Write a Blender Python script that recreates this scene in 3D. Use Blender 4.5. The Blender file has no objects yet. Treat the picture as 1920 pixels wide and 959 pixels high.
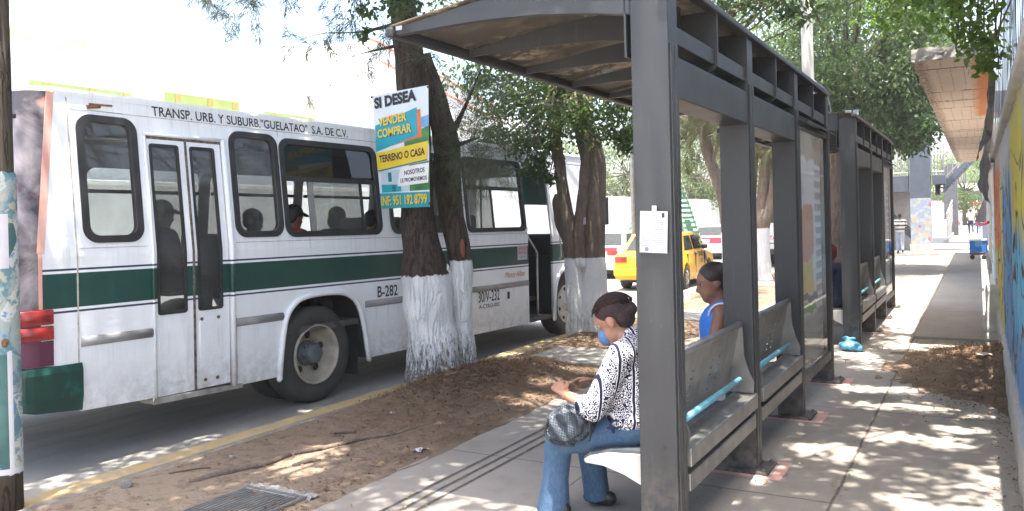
import bpy, bmesh, math, random
import numpy as np
from mathutils import Vector, Matrix, noise
R=math.radians; PI=math.pi
D=bpy.data; S=bpy.context.scene; COL=S.collection
random.seed(7); RNG=np.random.default_rng(11)

# ---------------------------------------------------------------- camera, sky, sun, exposure
cam=D.cameras.new('camera'); camo=D.objects.new('camera',cam); COL.objects.link(camo); S.camera=camo
cam.sensor_width=36; cam.sensor_fit='HORIZONTAL'; cam.lens=1550/1920*36
cam.shift_y=-68.5/1920; cam.clip_end=2000; cam.clip_start=0.05
YAW=math.atan(875/math.cos(R(1.3))/1550); ROLL=R(1.3)
Fv=Vector((-math.sin(YAW),math.cos(YAW),0)); Rv=Vector((math.cos(YAW),math.sin(YAW),0)); Uv=Vector((0,0,1))
cr,sr=math.cos(ROLL),math.sin(ROLL)
cX=Rv*cr-Uv*sr; cY=Uv*cr+Rv*sr; cZ=-Fv
camo.matrix_world=Matrix(((cX.x,cY.x,cZ.x,0),(cX.y,cY.y,cZ.y,0),(cX.z,cY.z,cZ.z,1.7),(0,0,0,1)))
SUN_EL,SUN_AZ=R(82),R(165)      # azimuth measured from +Y towards +X
W=D.worlds.new('World'); S.world=W; W.use_nodes=True
wn=W.node_tree.nodes; bg=wn['Background']
sky=wn.new('ShaderNodeTexSky'); sky.sky_type='NISHITA'; sky.sun_disc=False
sky.sun_elevation=SUN_EL; sky.sun_rotation=SUN_AZ; sky.air_density=1.0; sky.dust_density=5.0; sky.ozone_density=0.6
W.node_tree.links.new(sky.outputs[0],bg.inputs[0]); bg.inputs[1].default_value=0.15
sl=D.lights.new('sun','SUN'); sl.energy=4.5; sl.angle=R(0.53); sl.color=(1,.93,.82)
so=D.objects.new('sun',sl); COL.objects.link(so)
sd=Vector((math.sin(SUN_AZ)*math.cos(SUN_EL),math.cos(SUN_AZ)*math.cos(SUN_EL),math.sin(SUN_EL)))
so.rotation_euler=sd.to_track_quat('Z','Y').to_euler(); so.location=(0,0,30)
vs=S.view_settings; vs.view_transform='Standard'; vs.look='None'; vs.exposure=2.28; vs.gamma=1; vs.use_curve_mapping=False
S.cycles.max_bounces=8; S.cycles.transparent_max_bounces=24; S.cycles.use_denoising=True
S.cycles.sample_clamp_indirect=6

# ---------------------------------------------------------------- materials
class Mat:
    def __init__(s,name,rough=.6,metal=0,spec=.5):
        s.m=D.materials.new(name); s.m.use_nodes=True; s.t=s.m.node_tree; s.n=s.t.nodes
        s.p=s.n['Principled BSDF']; s.out=s.n['Material Output']
        s.p.inputs['Roughness'].default_value=rough; s.p.inputs['Metallic'].default_value=metal
        s.p.inputs['Specular IOR Level'].default_value=spec
        s._co=None
    def co(s):
        if s._co is None: s._co=s.n.new('ShaderNodeTexCoord').outputs['Object']
        return s._co
    def put(s,sock,v):
        if hasattr(v,'is_output'): s.t.links.new(v,sock)
        elif isinstance(v,(tuple,list)): sock.default_value=tuple(v)+((1,) if len(v)==3 and len(sock.default_value)==4 else ())
        else: sock.default_value=v
    def math(s,op,a,b=0,c=0):
        n=s.n.new('ShaderNodeMath'); n.operation=op; s.put(n.inputs[0],a); s.put(n.inputs[1],b); s.put(n.inputs[2],c); return n.outputs[0]
    def xyz(s,v=None):
        n=s.n.new('ShaderNodeSeparateXYZ'); s.put(n.inputs[0],s.co() if v is None else v); return n.outputs
    def scaled(s,sc,rot=(0,0,0)):
        n=s.n.new('ShaderNodeMapping'); s.t.links.new(s.co(),n.inputs[0]); n.inputs['Scale'].default_value=sc; n.inputs['Rotation'].default_value=rot; return n.outputs[0]
    def noise(s,scale,detail=4,rough=.55,dist=0,vec=None):
        n=s.n.new('ShaderNodeTexNoise'); s.put(n.inputs['Vector'],s.co() if vec is None else vec)
        n.inputs['Scale'].default_value=scale; n.inputs['Detail'].default_value=detail; n.inputs['Roughness'].default_value=rough; n.inputs['Distortion'].default_value=dist
        return n.outputs[0]
    def voro(s,scale,feature='F1',vec=None,out=0):
        n=s.n.new('ShaderNodeTexVoronoi'); n.feature=feature; s.put(n.inputs['Vector'],s.co() if vec is None else vec); n.inputs['Scale'].default_value=scale; return n.outputs[out]
    def step(s,v,a,b,interp='LINEAR'):       # 0 below a, 1 above b
        n=s.n.new('ShaderNodeMapRange'); n.interpolation_type=interp; n.clamp=True
        s.put(n.inputs[0],v); n.inputs[1].default_value=a; n.inputs[2].default_value=b; return n.outputs[0]
    def band(s,v,a,b,e=.002): return s.math('MULTIPLY',s.step(v,a-e,a+e),s.step(v,b+e,b-e))
    def mix(s,f,a,b,mode='MIX'):
        n=s.n.new('ShaderNodeMix'); n.data_type='RGBA'; n.blend_type=mode
        s.put(n.inputs[0],f); s.put(n.inputs[6],a); s.put(n.inputs[7],b); return n.outputs[2]
    def bump(s,h,strength=.3,dist=.02):
        n=s.n.new('ShaderNodeBump'); n.inputs['Strength'].default_value=strength; n.inputs['Distance'].default_value=dist
        s.put(n.inputs['Height'],h); s.t.links.new(n.outputs[0],s.p.inputs['Normal'])
    def color(s,v): s.put(s.p.inputs['Base Color'],v)
    def rough(s,v): s.put(s.p.inputs['Roughness'],v)

def pm(name,c1,c2=None,scale=6,rough=.6,metal=0,bump=0,bscale=40,lo=.35,hi=.65,spec=.5,vec=None):
    k=Mat(name,rough,metal,spec)
    if c2 is None: c2=tuple(x*.75 for x in c1)
    v=k.scaled(vec) if vec else None
    k.color(k.mix(k.step(k.noise(scale,6,vec=v),lo,hi),c1,c2))
    if bump: k.bump(k.noise(bscale,5),bump)
    return k.m
M={}
M['black']=pm('black_rubber',(.012,.012,.013),(.03,.029,.028),5,.55)
M['dark']=pm('dark_plastic',(.02,.02,.022),(.035,.034,.033),8,.5)
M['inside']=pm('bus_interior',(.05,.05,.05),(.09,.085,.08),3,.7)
M['white']=pm('white_paint',(.78,.78,.76),(.66,.65,.62),4,.5)
M['paper']=pm('white_paper',(.50,.50,.53),(.45,.45,.48),6,.8)
M['ink']=pm('dark_ink',(.02,.02,.025),(.03,.03,.04),6,.7)
M['inkgrey']=pm('grey_ink',(.10,.11,.17),(.15,.16,.22),6,.8)
M['inkred']=pm('red_ink',(.55,.05,.05),(.5,.08,.07),6,.7)
M['inkorange']=pm('orange_ink',(.6,.22,.08),(.5,.2,.1),6,.7)
M['inkblue']=pm('blue_ink',(.05,.12,.45),(.08,.15,.4),6,.7)
M['steel']=pm('galvanised_steel',(.34,.335,.325),(.25,.247,.24),9,.42,.8,.12,60)
M['chrome']=pm('bright_metal',(.6,.6,.6),(.45,.45,.45),10,.3,.9)
M['bluepipe']=pm('blue_painted_pipe',(.08,.32,.42),(.22,.36,.4),18,.45,.0,.2,50,.4,.75)
M['rust']=pm('rust',(.12,.06,.035),(.2,.1,.05),20,.9)
M['skin']=pm('skin',(.36,.185,.12),(.30,.145,.09),14,.55)
M['skin_dark']=pm('tan_skin',(.27,.125,.075),(.22,.10,.06),14,.5)
M['hair']=pm('dark_hair',(.016,.011,.010),(.035,.018,.016),40,.5)
M['hair_red']=pm('dark_reddish_hair',(.014,.006,.007),(.045,.014,.016),90,.42,0,.8,120,vec=(1,1,.2))
M['eye']=pm('eye_white',(.45,.42,.39),None,5,.4)
M['mask']=pm('blue_mask_cloth',(.08,.16,.32),(.11,.20,.36),20,.9)
M['navy']=pm('navy_cloth',(.012,.017,.05),(.02,.028,.075),12,.9,0,.2,80)
M['royal']=pm('bright_blue_cloth',(.03,.16,.55),(.05,.22,.62),8,.9,0,.2,60)
M['redcloth']=pm('red_cloth',(.45,.03,.04),(.32,.02,.03),8,.9)
M['maroon_cap']=pm('maroon_cap_cloth',(.16,.025,.03),(.11,.02,.025),12,.9)
M['darkcloth']=pm('dark_grey_cloth',(.025,.025,.03),(.045,.045,.05),10,.9)
M['beige']=pm('beige_cloth',(.5,.42,.33),(.42,.35,.28),8,.9)
M['lightjean']=pm('light_jeans',(.36,.44,.56),(.5,.57,.66),10,.9)
M['bluejean']=pm('blue_jeans',(.05,.09,.2),(.09,.15,.3),10,.9)
M['shoe']=pm('black_leather',(.012,.011,.011),(.02,.018,.018),10,.4)
M['white_cloth']=pm('white_cloth',(.78,.78,.78),(.7,.7,.7),10,.9)
M['white_trim']=M['white']

def denim():
    k=Mat('denim',.9,0,.2); n=k.noise(5,5); w=k.noise(220,2,vec=k.scaled((1,1,.15)))
    c=k.mix(k.step(n,.35,.7),(.035,.075,.140),(.07,.125,.20)); c=k.mix(k.math('MULTIPLY',k.step(w,.4,.75),.5),c,(.12,.185,.26))
    k.color(c); k.bump(k.noise(18,4),.35,.02); return k.m
M['denim']=denim()
def blouse():
    k=Mat('printed_blouse',.9,0,.2); x,y,z=k.xyz()
    ny=k.noise(9,2)
    u=k.math('ADD',k.math('ADD',k.math('MULTIPLY',y,1.0),k.math('MULTIPLY',x,.8)),k.math('MULTIPLY',ny,.02))
    v=k.voro(44,'F1'); ring=k.math('SINE',k.math('MULTIPLY',v,19))
    pat=k.math('MULTIPLY',k.step(ring,.15,.45),k.step(k.voro(30,'F1'),.12,.2))
    st=k.math('FRACT',k.math('MULTIPLY',u,9.5)); stripe=k.band(st,.1,.27,.02)
    wig=k.math('SINE',k.math('MULTIPLY',z,190)); edge=k.band(k.math('ADD',st,k.math('MULTIPLY',wig,.02)),.06,.31,.01)
    c=k.mix(pat,(.012,.013,.04),(.74,.74,.76)); c=k.mix(edge,c,(.75,.75,.77)); c=k.mix(stripe,c,(.012,.013,.04))
    k.color(c); k.bump(k.noise(22,3),.3,.02); return k.m
M['blouse']=blouse()
def striped():
    k=Mat('striped_knit',.9); x,y,z=k.xyz(); st=k.math('FRACT',k.math('MULTIPLY',z,6.2))
    k.color(k.mix(k.band(st,.3,.72,.03),(.72,.71,.69),(.06,.06,.07))); return k.m
M['striped']=striped()
def bagmat():
    k=Mat('patterned_bag',.55,0,.4); a=k.xyz(k.scaled((1,1,1),(0,R(38),0))); v=k.math('MULTIPLY',k.math('SINE',k.math('MULTIPLY',a[0],430)),k.math('SINE',k.math('MULTIPLY',a[2],300)))
    c=k.mix(k.step(v,.05,.45),(.020,.026,.034),(.085,.108,.13)); c=k.mix(k.step(k.noise(14,4),.45,.7),c,(.026,.032,.042)); k.color(c); k.bump(k.noise(9,3,.5,.6),.45,.04); return k.m
M['bag']=bagmat()

def shelter_paint():
    k=Mat('charcoal_metal_paint',.42,.25,.5); n=k.noise(3,6,.6); f=k.noise(90,3); st=k.noise(7,5,vec=k.scaled((6,6,.5)))
    c=k.mix(k.step(n,.3,.75),(.038,.040,.043),(.049,.051,.054)); c=k.mix(k.step(st,.6,.85),c,(.075,.074,.073)); x,y,z=k.xyz(); g=k.math('MULTIPLY',k.step(z,.55,.02),k.step(k.noise(11,6,.7),.40,.62)); c=k.mix(k.math('MULTIPLY',g,.75),c,(.19,.165,.14)); sc=k.math('MULTIPLY',k.step(k.noise(60,4,.7,vec=k.scaled((1,1,.25))),.66,.70),k.step(n,.48,.6)); c=k.mix(k.math('MULTIPLY',sc,.6),c,(.22,.21,.2)); k.color(c)
    k.rough(k.math('ADD',k.math('MULTIPLY',n,.25),.32)); k.bump(f,.05,.01); return k.m
M['shelter']=shelter_paint()
def canopy():
    k=Mat('dirty_polycarbonate',.5,0,.4); n=k.noise(5,8,.7,1.2); n2=k.noise(1.3,4)
    dirt=k.step(n,.50,.55); dd=k.math('MULTIPLY',dirt,k.step(n2,.42,.6))
    tr=k.n.new('ShaderNodeBsdfTranslucent'); k.put(tr.inputs[0],(.26,.22,.165)); 
    tp=k.n.new('ShaderNodeBsdfTransparent'); k.put(tp.inputs[0],(.40,.38,.34))
    k.color(k.mix(dd,(.09,.078,.066),(.60,.48,.33)))  # leaf dirt flecks; their bright tan paints in light passing through
    m1=k.n.new('ShaderNodeMixShader'); m1.inputs[0].default_value=.25; k.t.links.new(k.p.outputs[0],m1.inputs[1]); k.t.links.new(tr.outputs[0],m1.inputs[2])
    m2=k.n.new('ShaderNodeMixShader'); k.put(m2.inputs[0],k.math('MULTIPLY',k.math('SUBTRACT',1,dd),k.math('ADD',.10,k.math('MULTIPLY',k.step(k.noise(.9,2),.56,.62),.5)))); k.t.links.new(m1.outputs[0],m2.inputs[1]); k.t.links.new(tp.outputs[0],m2.inputs[2])
    k.t.links.new(m2.outputs[0],k.out.inputs[0]); return k.m
M['canopy']=canopy()
def glass(name,tint,dirt=.06,dirtcol=(.35,.35,.34),ior=1.5):
    k=Mat(name,.3); fr=k.n.new('ShaderNodeFresnel'); fr.inputs[0].default_value=ior
    tp=k.n.new('ShaderNodeBsdfTransparent'); k.put(tp.inputs[0],tint)
    gl=k.n.new('ShaderNodeBsdfGlossy'); gl.inputs['Roughness'].default_value=.03
    df=k.n.new('ShaderNodeBsdfDiffuse'); k.put(df.inputs[0],dirtcol)
    m0=k.n.new('ShaderNodeMixShader'); k.put(m0.inputs[0],k.math('MULTIPLY',k.step(k.noise(3,6,.65),.25,.8),dirt*2)); k.t.links.new(tp.outputs[0],m0.inputs[1]); k.t.links.new(df.outputs[0],m0.inputs[2])
    m=k.n.new('ShaderNodeMixShader'); bf=k.n.new('ShaderNodeNewGeometry').outputs['Backfacing']; k.t.links.new(k.math('MULTIPLY',fr.outputs[0],k.math('SUBTRACT',1,bf)),m.inputs[0]); k.t.links.new(m0.outputs[0],m.inputs[1]); k.t.links.new(gl.outputs[0],m.inputs[2])
    k.t.links.new(m.outputs[0],k.out.inputs[0]); return k.m
M['glass']=glass('dusty_bus_glass',(.80,.82,.81),.07)
M['tint']=glass('tinted_bus_glass',(.22,.22,.22),.06,(.2,.2,.2))
M['doorglass']=glass('dusty_door_glass',(.58,.59,.58),.12)
M['carglass']=glass('car_glass',(.3,.34,.34),.05)
M['clear']=glass('display_glass',(.95,.95,.95),.03,ior=1.2)

def buspaint():
    k=Mat('bus_paint',.42,0,.5); x,y,z=k.xyz()
    n=k.noise(2.5,6,.6); st=k.noise(4,6,.6,vec=k.scaled((9,9,.7))); fine=k.noise(26,5,.7)
    hs=k.noise(5,6,.65,vec=k.scaled((.7,1,14)))
    w=k.mix(k.step(n,.3,.75),(.79,.82,.845),(.73,.75,.765))
    w=k.mix(k.math('MULTIPLY',k.step(st,.56,.85),.3),w,(.52,.50,.46))
    w=k.mix(k.math('MULTIPLY',k.step(hs,.64,.8),.2),w,(.40,.38,.35))
    low=k.math('MULTIPLY',k.step(z,.78,.36),k.step(k.noise(9,7,.72),.36,.66)); w=k.mix(k.math('MULTIPLY',low,.75),w,(.33,.285,.23)); scr=k.math('MULTIPLY',k.step(k.noise(3.0,5,.7,vec=k.scaled((1.2,1,26))),.66,.70),k.step(z,1.15,.95)); w=k.mix(k.math('MULTIPLY',scr,.5),w,(.25,.23,.21))
    run=k.math('MULTIPLY',k.step(k.noise(1,5,.7,vec=k.scaled((22,1,.5))),.52,.72),k.math('MAXIMUM',k.band(z,1.53,1.72,.03),k.math('MAXIMUM',k.band(z,2.66,2.9,.05),k.band(z,.75,.93,.04)))); w=k.mix(k.math('MULTIPLY',run,.36),w,(.40,.37,.33)); chip=k.math('MULTIPLY',k.step(fine,.69,.71),k.step(n,.5,.6)); w=k.mix(chip,w,(.17,.11,.07))
    g=k.mix(k.step(n,.3,.7),(.009,.052,.040),(.014,.064,.050)); g=k.mix(k.step(fine,.70,.73),g,(.4,.45,.43))
    c=k.mix(k.band(z,1.215,1.475),w,g)
    pin=k.math('MAXIMUM',k.band(z,1.495,1.511),k.band(z,1.178,1.194)); c=k.mix(pin,c,(.02,.035,.07))
    k.color(c); k.rough(k.math('ADD',.3,k.math('MULTIPLY',fine,.25))); k.bump(k.math('ADD',k.noise(1.6,4,vec=k.scaled((1,1,1.6))),k.math('MULTIPLY',k.noise(6,3),.25)),.28,.05); return k.m
M['bus']=buspaint()
M['busgreen']=pm('green_bumper_paint',(.008,.045,.035),(.02,.10,.085),7,.35,0,.1,20,.55,.72)
def wrap():
    k=Mat('printed_rear_wrap',.5); n=k.noise(2.2,5,.6,.6); n2=k.noise(3.3,4,.6,.9,vec=k.scaled((1,1,1),(1,2,0)))
    c=k.mix(k.step(n,.44,.62),(.035,.028,.035),(.21,.19,.21)); c=k.mix(k.step(n2,.58,.66),c,(.24,.03,.07)); c=k.mix(k.step(k.noise(1.7,4),.6,.68),c,(.55,.25,.2))
    x,y,z=k.xyz(); c=k.mix(k.step(z,1.0,1.25),(.10,.02,.05),c)
    k.color(c); return k.m
M['wrap']=wrap()
M['wrapedge']=pm('salmon_wrap_edge',(.62,.30,.24),(.68,.42,.36),6,.5)
def lampred():
    k=Mat('red_lamp_lens',.2,0,.6); x,y,z=k.xyz(); k.color(k.mix(k.step(k.noise(9,3),.35,.65),(.16,.012,.012),(.36,.03,.025)))
    k.rough(.25); return k.m
M['lampred']=lampred()
M['rail']=pm('grey_rub_rail',(.19,.19,.195),(.26,.255,.25),5,.5)
M['tyre']=pm('tyre_rubber',(.030,.029,.028),(.052,.049,.045),5,.75,0,.15,50)
M['rim']=pm('dusty_cream_rim',(.42,.38,.30),(.28,.25,.2),8,.6,0,.1,30)
M['hub']=pm('blue_grey_hub',(.07,.10,.11),(.12,.13,.13),20,.6,0,.3,40)
M['rimwhite']=pm('white_rim',(.62,.61,.58),(.46,.44,.40),8,.55)

def taxipaint(): return pm('taxi_yellow',(.80,.43,.02),(.76,.38,.015),4,.3)
M['taxi']=taxipaint()
M['carwhite']=pm('car_white',(.76,.76,.76),(.7,.7,.7),4,.3)
M['carred']=pm('car_maroon',(.5,.05,.09),(.42,.04,.07),4,.3)
M['carsilver']=pm('car_silver',(.5,.52,.55),(.44,.46,.5),4,.3,.3)

def asphalt():
    k=Mat('road_concrete',.85); n=k.noise(.9,6,.6); f=k.noise(90,4,.7); s2=k.noise(3,6,.6,vec=k.scaled((1.5,.25,1)))
    c=k.mix(k.step(n,.3,.7),(.19,.185,.175),(.26,.25,.235)); c=k.mix(k.step(s2,.5,.75),c,(.15,.145,.14)); c=k.mix(k.math('MULTIPLY',k.step(f,.55,.75),.5),c,(.34,.33,.31))
    k.color(c); k.bump(k.math('ADD',f,k.noise(400,2)),.25,.004); return k.m
M['road']=asphalt()
def concrete(name,c1,c2,dark,joints=None):
    k=Mat(name,.85); x,y,z=k.xyz(); n=k.noise(1.1,7,.62); f=k.noise(55,5,.7); b=k.noise(5,6,.65)
    c=k.mix(k.step(n,.3,.7),c1,c2); c=k.mix(k.math('MULTIPLY',k.step(b,.5,.8),.55),c,dark); c=k.mix(k.math('MULTIPLY',k.step(f,.6,.8),.4),c,tuple(v*.6 for v in c1))
    sp=k.voro(14,'F1'); c=k.mix(k.math('MULTIPLY',k.step(sp,.07,.04),k.step(b,.5,.6)),c,(.1,.085,.07))
    h=k.math('ADD',f,k.noise(300,2))
    if joints:
        wob=k.math('MULTIPLY',k.math('SUBTRACT',k.noise(7,4),.5),.03)
        X=k.math('ADD',x,wob); Y=k.math('ADD',y,wob)
        J=None
        for ax,v,wd,lo,hi in joints:
            t=k.band(X if ax=='x' else Y,v-wd,v+wd,.006)
            o=k.band(Y if ax=='x' else X,lo,hi,.01); t=k.math('MULTIPLY',t,o)
            J=t if J is None else k.math('MAXIMUM',J,t)
        c=k.mix(k.math('MULTIPLY',J,.85),c,(.055,.045,.037)); h=k.math('SUBTRACT',h,k.math('MULTIPLY',J,3))
    k.color(c); k.bump(h,.22,.006); return k.m
jl=[('x',-.78,.009,-5,60),('x',-2.3,.005,-5,60)]+[('y',y,.007,-.78,.3) for y in (1.2,4.6,7.6,10.6)]+[('y',y,.006,-3.6,-.78) for y in (2.6,5.1,7.6,10.3,13.2,16.1,19,22,26,31,36)]
M['walk']=concrete('sidewalk_concrete',(.222,.200,.175),(.28,.256,.226),(.16,.140,.118),jl)
M['slab']=concrete('slab_concrete',(.25,.238,.222),(.30,.288,.268),(.19,.178,.163),[('y',y,.006,-1,.3) for y in (15.2,18.6,22,25.5,29)])
M['pad']=concrete('pad_concrete',(.22,.21,.193),(.27,.258,.238),(.165,.155,.142))
def dirtmat():
    k=Mat('dry_dirt',.95,0,.2); n=k.noise(1.3,7,.65); b=k.noise(9,6,.7); f=k.noise(70,5,.75); x,y,z=k.xyz()
    c=k.mix(k.step(n,.32,.68),(.135,.094,.066),(.215,.158,.113)); c=k.mix(k.math('MULTIPLY',k.step(y,5.6,3.4),.8),c,(.285,.225,.168)); c=k.mix(k.math('MULTIPLY',k.step(b,.5,.72),.8),c,(.07,.045,.031))
    c=k.mix(k.math('MULTIPLY',k.step(f,.58,.72),.6),c,(.40,.33,.26)); k.color(c); k.bump(k.math('ADD',k.math('MULTIPLY',b,2),f),.7,.02); return k.m
M['dirt']=dirtmat()
def kerbmat():
    k=Mat('worn_yellow_kerb_paint',.8); n=k.noise(7,7,.7); x,y,z=k.xyz()
    c=k.mix(k.step(n,.42,.6),(.36,.25,.10),(.31,.25,.15)); c=k.mix(k.step(k.noise(12,7,.75),.50,.62),c,(.22,.20,.17)); k.color(c); k.bump(k.noise(60,4),.3,.006); return k.m
M['kerb']=kerbmat()
M['kerbgrey']=pm('kerb_edge_concrete',(.13,.125,.115),(.22,.205,.185),9,.9,0,.3,50)
M['chalk']=pm('pink_chalk_paint',(.60,.27,.23),(.46,.34,.30),14,.9)
M['groove']=pm('dark_groove_dirt',(.06,.052,.043),(.13,.11,.09),10,.95)

def bark(name,c1,c2,white=None,wearamt=.85,vs=(1,1,.22),fs=.75):
    k=Mat(name,.9,0,.2); x,y,z=k.xyz(); v=k.scaled(vs); n=k.noise(26,9,.74,.35,vec=v); big=k.noise(3,5)
    c=k.mix(k.step(n,.35,.68),c1,c2); c=k.mix(k.math('MULTIPLY',k.step(big,.45,.75),.5),c,tuple(t*1.35 for t in c2))
    fis=k.step(k.math('ABSOLUTE',k.math('SUBTRACT',k.noise(15,4,.6,.6,vec=k.scaled((1,1,.14))),.5)),.035,.0); c=k.mix(k.math('MULTIPLY',fis,fs),c,tuple(t*.4 for t in c1)); h=k.math('SUBTRACT',n,k.math('MULTIPLY',fis,.8*fs))
    if white:
        zz=k.math('ADD',z,k.math('MULTIPLY',k.math('SUBTRACT',k.noise(16,5,.7),.5),.09))
        wm=k.step(zz,white+.006,white-.006)
        wear=k.step(k.math('ADD',k.noise(34,8,.78,.4,vec=k.scaled((1,1,.3))),k.math('MULTIPLY',k.step(z,.62,.0),.30)),.60,.74)
        wm=k.math('MULTIPLY',wm,k.math('SUBTRACT',1,k.math('MULTIPLY',wear,wearamt)))
        c=k.mix(wm,c,k.mix(k.noise(5,4),(.85,.87,.88),(.70,.72,.74)))
    k.color(c); k.bump(k.math('ADD',h,k.math('MULTIPLY',k.noise(70,4,vec=v),.5)),.8,.03); return k.m
M['bark1']=bark('rough_brown_bark',(.045,.033,.026),(.085,.066,.053),1.12)
M['bark1b']=bark('rough_brown_bark_stem',(.05,.037,.029),(.09,.07,.056),1.26)
M['bark2']=bark('smooth_grey_brown_bark',(.135,.105,.082),(.20,.162,.13),1.13,.45,fs=.22,vs=(1,1,.5))
M['bark3']=bark('pale_grey_bark',(.16,.125,.095),(.24,.195,.155),1.32,.3,fs=.4,vs=(1,1,.4))
M['rootbark']=bark('grey_brown_root_bark',(.13,.10,.078),(.20,.16,.13),fs=.15)
M['bark']=bark('plain_bark',(.09,.065,.05),(.15,.115,.09))
def leaf(name,c1,c2,trans=.35,rough=.4):
    k=Mat(name,rough,0,.45); g=k.n.new('ShaderNodeNewGeometry').outputs['Random Per Island']
    c=k.mix(g,c1,c2); c=k.mix(k.step(k.noise(1.2,3),.4,.65),c,k.mix(g,tuple(v*1.25 for v in c2),tuple(v*1.1 for v in c1)))
    k.color(c); tr=k.n.new('ShaderNodeBsdfTranslucent'); k.put(tr.inputs[0],k.mix(.5,c,(.12,.2,.02)))
    m=k.n.new('ShaderNodeMixShader'); m.inputs[0].default_value=trans; k.t.links.new(k.p.outputs[0],m.inputs[1]); k.t.links.new(tr.outputs[0],m.inputs[2]); k.t.links.new(m.outputs[0],k.out.inputs[0]); return k.m
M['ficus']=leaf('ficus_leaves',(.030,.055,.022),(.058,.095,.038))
M['ficus3']=leaf('sun_toned_ficus_leaves',(.045,.082,.032),(.085,.13,.055),.4)  # leaf colour lifted to paint sunshine into the crowns
M['ficus2']=leaf('dusty_ficus_leaves',(.045,.075,.028),(.075,.12,.042),.35)
M['lime']=leaf('bright_vine_leaves',(.07,.15,.02),(.13,.22,.03),.55)
M['needle']=leaf('grey_green_needles',(.045,.052,.033),(.085,.09,.06),.25,.7)
M['needle2']=leaf('pale_olive_needles',(.10,.105,.06),(.17,.165,.10),.35,.7)
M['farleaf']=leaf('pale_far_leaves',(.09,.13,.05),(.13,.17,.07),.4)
M['litter']=leaf('fallen_brown_leaves',(.07,.036,.02),(.20,.115,.065),.1,.8)
M['litter2']=leaf('fallen_mixed_leaves',(.16,.11,.06),(.30,.24,.12),.1,.8)

# ---------------------------------------------------------------- object helpers
def tag(o,label=None,cat=None,group=None,kind=None):
    if label: o['label']=label
    if cat: o['category']=cat
    if group: o['group']=group
    if kind: o['kind']=kind
    return o
def thing(name,label,cat,loc=(0,0,0),rotz=0,group=None):
    o=D.objects.new(name,None); COL.objects.link(o); o.location=loc; o.rotation_euler=(0,0,rotz); o.empty_display_size=.2
    return tag(o,label,cat,group)
def obj(name,bm,mat,parent=None,smooth=False,label=None):
    if isinstance(bm,bmesh.types.BMesh):
        bmesh.ops.recalc_face_normals(bm,faces=bm.faces[:]); me=D.meshes.new(name); bm.to_mesh(me); bm.free()
    else: me=bm; me.name=name
    for m in (mat if isinstance(mat,(list,tuple)) else [mat]): me.materials.append(m)
    if smooth: me.polygons.foreach_set('use_smooth',[True]*len(me.polygons))
    o=D.objects.new(name,me); COL.objects.link(o)
    if parent: o.parent=parent
    if label: o['label']=label
    return o
def auto(o,ang=40):
    me=o.data; me.polygons.foreach_set('use_smooth',[True]*len(me.polygons))
    bm=bmesh.new(); bm.from_mesh(me)
    for e in bm.edges:
        if len(e.link_faces)==2 and e.calc_face_angle(0)>R(ang): e.smooth=False
    bm.to_mesh(me); bm.free(); return o
def struct(name,bm,mat,**k): return tag(obj(name,bm,mat,**k),kind='structure')
def B(): return bmesh.new()
def box(bm,x0,x1,y0,y1,z0,z1,bev=0,mi=0):
    vs=[bm.verts.new((x,y,z)) for x in (x0,x1) for y in (y0,y1) for z in (z0,z1)]
    fs=[bm.faces.new([vs[i] for i in q]) for q in ((0,1,3,2),(4,6,7,5),(0,4,5,1),(2,3,7,6),(0,2,6,4),(1,5,7,3))]
    for f in fs: f.material_index=mi
    if bev:
        es=list({e for f in fs for e in f.edges}); bmesh.ops.bevel(bm,geom=es,offset=bev,segments=2,profile=.5,affect='EDGES',clamp_overlap=True)
    return fs
def bx(*a,**k):
    bm=B(); box(bm,*a,**k); return bm
def frame_at(d):
    d=Vector(d).normalized(); u=d.cross(Vector((0,0,1)))
    if u.length<1e-3: u=d.cross(Vector((1,0,0)))
    u.normalize(); return u,d.cross(u)
def tube(bm,pts,rad,seg=10,cap=True,jit=0,jf=3,flat=1):
    pts=[Vector(p) for p in pts]; n=len(pts); rad=rad if isinstance(rad,(list,tuple)) else [rad]*n
    rings=[]; u0=None
    for i,p in enumerate(pts):
        d=(pts[min(i+1,n-1)]-pts[max(i-1,0)])
        if u0 is None: u,v=frame_at(d)
        else:
            dd=d.normalized(); u=(u0-dd*u0.dot(dd)).normalized(); v=dd.cross(u)
        u0=u; ring=[]
        for k in range(seg):
            a=2*PI*k/seg; r=rad[i]; q=p+u*(math.cos(a)*r)+v*(math.sin(a)*r*flat)
            if jit: q+= (q-p).normalized()*r*jit*noise.noise(q*jf)
            ring.append(bm.verts.new(q))
        rings.append(ring)
    for a,b in zip(rings,rings[1:]):
        for k in range(seg): bm.faces.new((a[k],a[(k+1)%seg],b[(k+1)%seg],b[k]))
    if cap: bm.faces.new(rings[0][::-1]); bm.faces.new(rings[-1])
def smoothpath(pts,n=6):
    P=[np.array(p,float) for p in pts]; P=[2*P[0]-P[1]]+P+[2*P[-1]-P[-2]]; out=[]
    for i in range(1,len(P)-2):
        for t in np.linspace(0,1,n,endpoint=False):
            a,b,c,d=P[i-1:i+3]; out.append(.5*((2*b)+(-a+c)*t+(2*a-5*b+4*c-d)*t*t+(-a+3*b-3*c+d)*t**3))
    out.append(P[-2]); return out
def taper_tube(bm,pr,n=6,**k):     # pr: list of (x,y,z,r)
    q=smoothpath(pr,n); tube(bm,[p[:3] for p in q],[max(.001,float(p[3])) for p in q],**k)
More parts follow.
